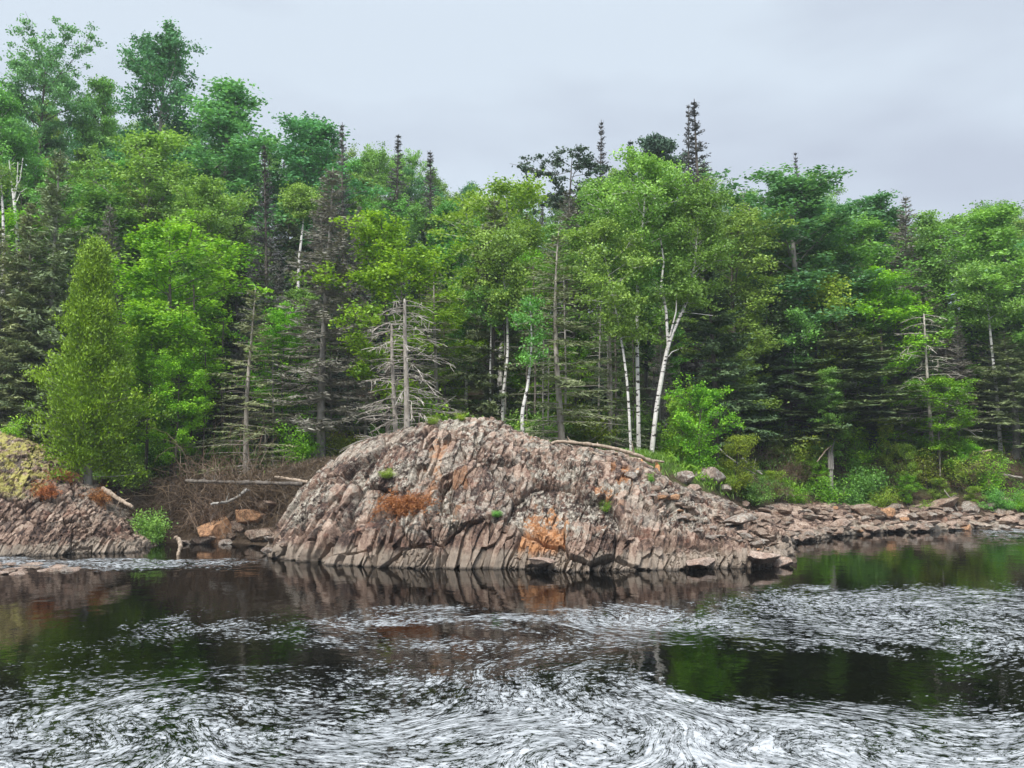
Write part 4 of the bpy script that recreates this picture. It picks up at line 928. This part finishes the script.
boulder(709, 478, None, 34, 'grey', 'big dark grey boulder beneath the large round bush', var=0)
boulder(683, 476, None, 26, 'grey', 'grey boulder left of the big dark one beneath the bush', var=3)
boulder(697, 486, None, 20, 'pale', 'pale speckled boulder in front of the big dark one', var=3, hscale=.8)
boulder(724, 487, None, 24, 'grey', 'speckled boulder right of the big dark one', var=1)
boulder(634, 473, None, 14, 'grey', 'small grey boulder left of the orange wood stubs', var=3)
boulder(213, 534, None, 46, 'tan', 'large angular tan boulder between the bluff and the big rock', var=0, hscale=.8)
boulder(199, 543, None, 24, 'pink', 'flat pinkish block at the left foot of the tan boulder', var=1)
boulder(250, 521, None, 34, 'tan', 'orange tan boulder against the left flank of the big rock', var=3)
boulder(262, 534, None, 32, 'pink', 'pinkish block low against the left flank of the big rock', var=1)
boulder(236, 524, None, 22, 'pink', 'small pale block between the tan boulder and the orange tan one', var=3)
boulder(266, 508, None, 26, 'pink', 'reddish block highest in the pile left of the big rock', var=1)
boulder(228, 541, None, 16, 'grey', 'dark cobble at the waterline in front of the tan boulder', var=3)
boulder(758, 557, None, 40, 'pale', 'flat white block at the tip of the big rock ledge', var=1, hscale=.8)
boulder(778, 559, None, 26, 'pale', 'small whitish block at the right hand end of the big rock ledge', var=3, hscale=.7)
boulder(705, 561, None, 30, 'pale', 'pale slab along the low waterline ledge of the big rock', var=1, hscale=.8)
boulder(537, 566, None, 26, 'pale', 'white block at the waterline below the orange rock face', var=1, hscale=.9)
boulder(742, 520, None, 34, 'grey', 'dark flat boulder with shadow under it on the rubble right of the big rock', var=2)
boulder(865, 509, None, 30, 'pink', 'rounded brown boulder on the right shore, largest of the row below the bushes', var=0, hscale=.75)
boulder(887, 511, None, 24, 'tan', 'rounded tan boulder right beside the largest shore boulder', var=3, hscale=.8)
boulder(838, 522, None, 18, 'pale', 'small upright pale stone at the foot of the shore row', var=0)
boulder(845, 519, None, 12, 'grey', 'small grey stone touching the upright pale stone', var=3)
boulder(945, 503, None, 28, 'pink', 'long rounded boulder on the right shore below the white snag', var=1)
boulder(972, 505, None, 21, 'grey', 'dark boulder right of the long rounded one on the right shore', var=3)
boulder(1005, 500, None, 21, 'pink', 'flat slab below the bright bush at the right end of the shore', var=2)
for i in range(285):
    px = rs.uniform(655, 1040); q_ = rs.random()
    yt = np.interp(px, [655, 700, 760, 800, 850, 1040], [482, 492, 500, 500, 503, 499]); yb = np.interp(px, [655, 700, 760, 800, 850, 1040], [500, 530, 545, 540, 530, 525])
    py = yt+(yb-yt)*q_; Yn = None
    ww = (5+11*rs.random()**1.8)*(1 if px > 760 else .9)
    kd = ['pink', 'grey', 'pink', 'pale', 'tan'][rs.choice(5, p=[.34, .24, .2, .16, .06])]
    reg = 'between the big rock and the right shore' if px < 800 else 'along the right shore'
    boulder(px, py+1.5, Yn, ww, kd, {'pink': 'small brown stone', 'grey': 'small grey stone', 'pale': 'small whitish stone', 'tan': 'small tan stone'}[kd]+' in the rubble '+reg, {'pink': 'brown', 'grey': 'grey', 'pale': 'whitish', 'tan': 'tan'}[kd]+' rubble stones '+reg, name='stone', hscale=.8)
for i in range(44):
    px = rs.uniform(-10, 78); py = 569+rs.uniform(-5, 7)*(1-px/110); x, y = on_water(px, py)
    boulder(px, py, y, rs.uniform(7, 17), ['pale', 'pink', 'pale', 'grey'][i % 4], 'pale cobble in the low stone bar at the lower left', 'cobbles of the low stone bar', name='cobble', hscale=.7)
for i in range(16):
    px = rs.uniform(188, 285); py = rs.uniform(516, 551)
    boulder(px, py, None, rs.uniform(7, 15), ['pink', 'grey', 'pale'][i % 3], 'small stone among the tan boulders left of the big rock', 'small stones among the tan boulders', name='stone')

# ------------------------------------------------------------------ logs, driftwood, stumps
def log_px(pts, ra, rb, name, label, mat='driftwood', cat='log', stubs=0, seed=0, k=7, sub=6):
    r = np.random.default_rng(seed); W = np.array([at(a, b, c_) for a, b, c_ in pts])
    tt = np.linspace(0, 1, len(W)); t2 = np.linspace(0, 1, len(W)*sub); Wp = np.stack([np.interp(t2, tt, W[:, i]) for i in range(3)], 1)
    for _ in range(3): Wp[1:-1] = (Wp[:-2]+Wp[1:-1]*2+Wp[2:])/4
    base = Wp[0].copy(); Wp = Wp-base+r.normal(size=Wp.shape)*.008
    g = Geo(); g.tube(Wp, np.linspace(ra, rb, len(Wp))*(1+.12*r.normal(size=len(Wp))), k)
    g.tube(np.array([Wp[0], Wp[0]-unit(Wp[1]-Wp[0])*.02]), [ra, .001], k); g.tube(np.array([Wp[-1], Wp[-1]+unit(Wp[-1]-Wp[-2])*.02]), [rb, .001], k)
    for j in range(stubs):
        i = r.integers(3, len(Wp)-2); g.tube(curve(Wp[i], r.normal(size=3)+np.array([0, 0, .6]), r.uniform(.2, .6), 4, r, 0, .1), np.linspace(rb*.6, .006, 5), 4)
    me = g.build(name, M[mat], True); o_ = link(name, me); o_.location = base; tag(o_, label, cat); return o_
log_px([(544, 447, 32.9), (557, 441, 32.8), (580, 443, 32.7), (610, 447, 32.6), (638, 455, 32.6), (653, 462, 32.8)], .05, .075, 'fallen_log', 'long arched pale log lying along the right shoulder of the big rock', stubs=3, seed=1)
log_px([(592, 452, 32.6), (605, 457, 32.5), (618, 465, 32.4), (624, 468, 32.4)], .03, .07, 'fallen_log', 'short pale forked log under the arched log', stubs=4, seed=2)
log_px([(630, 458, 33.4), (650, 460, 33.4), (664, 462, 33.6)], .05, .04, 'fallen_log', 'thin pale log end right of the arched log', seed=3)
log_px([(186, 481, 36.2), (230, 482, 35.6), (270, 483, 35.2), (303, 484, 35)], .07, .085, 'fallen_log', 'horizontal grey log running from the brush pile to the big rock', mat='bark', stubs=3, seed=4)
log_px([(275, 477, 35.6), (290, 479, 35.3), (308, 482, 35)], .05, .07, 'fallen_log', 'reddish short log lying just above the horizontal grey log', seed=5)
log_px([(211, 504, 35), (228, 502, 35), (240, 496, 35.2), (247, 489, 35.3)], .05, .07, 'fallen_log', 'slanting grey log propped below the horizontal grey log', mat='pale_bark', seed=6, stubs=3)
log_px([(177, 559, 31.6), (179, 552, 31.7), (181, 545, 31.8), (178, 538, 31.9), (176, 538, 31.9)], .06, .085, 'driftwood_stub', 'curved driftwood stub poking out of the water right of the bluff', seed=7)
log_px([(103, 489, 34.6), (120, 500, 34.3), (133, 507, 34)], .10, .06, 'fallen_log', 'broken trunk sloping down from the foot of the cedar', seed=8, stubs=2)
log_px([(742, 458, 38.6), (752, 468, 38.2), (762, 474, 38)], .05, .03, 'dead_branch', 'grey dead branch leaning down right of the large round bush', mat='dead_wood', seed=9, stubs=5)
log_px([(716, 446, 38.8), (735, 462, 38.6), (755, 474, 38)], .04, .03, 'dead_branch', 'long thin dead branch slanting behind the loose yellowish bush', mat='dead_wood', seed=10, stubs=4)
log_px([(817, 462, 42), (826, 450, 42), (831, 446, 42)], .03, .025, 'splintered_branch', 'thin pale splinter leaning left of the splintered stump', mat='driftwood', seed=11)
def stump():
    r = np.random.default_rng(3); base = np.array(at(831, 468, 42.2)); base[2] = gz(base[0], 42.2)-.1; g = Geo()
    zt = at(831, 444, 42.2)[2]-base[2]
    g.tube([(0, 0, 0), (0, 0, zt*.45), (.02, 0, zt*.72)], [.11, .09, .08], 9)
    for i in range(7):
        a = i*.9; g.tube([(.09*math.cos(a), .09*math.sin(a), zt*.6), (.1*math.cos(a), .09*math.sin(a), zt*.8), (.08*math.cos(a)+.03, .1*math.sin(a), zt*r.uniform(.85, 1.05))], [.05, .035, .004], 5)
    g.tube([(.05, 0, zt*.9), (.13, 0, zt*.98), (.2, 0, zt*1.08)], [.04, .03, .01], 5)
    o_ = link('broken_stump', g.build('broken_stump', M['pale_bark'])); o_.location = base; tag(o_, 'tall splintered pale stump under the flat boughed firs', 'stump')
stump()
def stub(px, py0, py1, Y, label):
    b_ = np.array(at(px, py0, Y)); zt = at(px, py1, Y)[2]-b_[2]; g = Geo()
    g.tube([(0, 0, -.15), (0, 0, zt*.3), (.02, 0, zt*.7), (-.02, 0, zt)], [.12, .12, .09, .012], 6)
    o_ = link('rotten_stub', g.build('rotten_stub', M['rot_wood'])); o_.location = b_; tag(o_, label, 'stump')
stub(642, 475, 459, 33.3, 'pointed orange wood stub, the left one beside the small grey boulder')
stub(657, 477, 461, 33.6, 'pointed orange wood stub, the right one beside the small grey boulder')
# drowned twigs on the right shore
log_px([(944, 490, 42.8), (952, 500, 42.5), (958, 511, 42.2)], .025, .015, 'dead_branch', 'pale forked dead branch on the right shore boulders', mat='dead_wood', seed=13, stubs=6)
log_px([(960, 454, 44.5), (980, 452, 44.5), (992, 450, 44.5)], .06, .05, 'fallen_log', 'short horizontal log in the bushes near the right edge', mat='driftwood', seed=14)
log_px([(975, 470, 44), (1000, 474, 43.6), (1022, 478, 43.5)], .06, .06, 'fallen_log', 'weathered log half hidden in the dry brush near the right edge', mat='dead_wood', seed=15)
log_px([(940, 476, 43.2), (940, 450, 43.2), (938, 432, 43.2), (941, 415, 43.3)], .025, .012, 'dead_pole', 'thin upright pale dead stem below the white snag', mat='dead_wood', seed=16, stubs=5, cat='tree')

# ------------------------------------------------------------------ grass, ferns and litter nobody could count
r = np.random.default_rng(21)
def scatter(n, xr, yr_, cond=None):
    x = r.uniform(*xr, n); y = r.uniform(*yr_, n); d = y-shore(x); m_ = cond(x, y, d); x, y = x[m_], y[m_]; return x, y, ground(x, y)
def tufts(name, mat, x, y, z, per, L_, W_, spread, flat, label, cat):
    g = Geo(); n = len(x); C = np.repeat(np.stack([x, y, z], 1), per, 0)+r.normal(size=(n*per, 3))*np.array([spread, spread, 0])
    ll = L_*r.uniform(.4, 1.3, len(C)); C[:, 2] += ll*.35; D = np.stack([r.normal(size=len(C))*flat, r.normal(size=len(C))*flat, np.ones(len(C))], 1)
    tone = np.repeat(r.random(n), per); g.leaves(C, ll, W_, r, np.clip(.6*tone+.4*r.random(len(C)), 0, 1), 0, D)
    o_ = link(name, g.build(name, M[mat])); tag(o_, label, cat, kind='stuff')
x, y, z = scatter(11000, (5, 34), (34, 48), lambda x, y, d: (d > 3.0) & (d < 7.5) & (fbm(x*.7, y*.7, 0, 3, 3) > -.12))
tufts('grass', 'grass', x, y, z, 9, .34, .03, .16, .45, 'long green grass and weeds along the right bank', 'grass')
x, y, z = scatter(2600, (6, 27), (36, 48), lambda x, y, d: (d > 3.4) & (d < 8.5) & (fbm(x*.9+5, y*.9, 0, 13, 3) > .05))
tufts('ferns', 'fern', x, y, z, 16, .42, .08, .2, .9, 'bright green ferns in patches along the right bank', 'fern')
x, y, z = scatter(10500, (-28, 34), (38, 50), lambda x, y, d: (d > 3.2) & (fbm(x*.7+5, y*.7, 0, 23, 3) > -.1))
tufts('ground_cover', 'birch_leaf', x, y, z, 9, .30, .09, .25, 1.1, 'leafy green ground cover under the trees', 'ground cover')
x, y, z = scatter(3000, (-17, -6), (34.5, 39), lambda x, y, d: (d > .4) & (d < 4.))
tufts('twig_litter', 'brush_twig', x, y, z, 7, .45, .02, .2, 1.3, 'fallen brown twigs and roots on the earthy bank below the brush pile', 'twig litter')

# ------------------------------------------------------------------ damp air
import bmesh
bm = bmesh.new(); bmesh.ops.create_cube(bm, size=1); me = bpy.data.meshes.new('haze'); bm.to_mesh(me); bm.free()
hz = link('haze', me); hz.scale = (640, 480, 48); hz.location = (0, 175, 21.3)
m, t = new_mat('damp_air'); pv = N(t, 'ShaderNodeVolumePrincipled'); pv.inputs['Density'].default_value = .0006; pv.inputs['Color'].default_value = (.86, .92, 1, 1); pv.inputs['Anisotropy'].default_value = .2
o = N(t, 'ShaderNodeOutputMaterial'); t.links.new(pv.outputs[0], o.inputs['Volume']); me.materials.append(m); tag(hz, 'thin grey damp air over the river and forest', 'haze', kind='stuff')
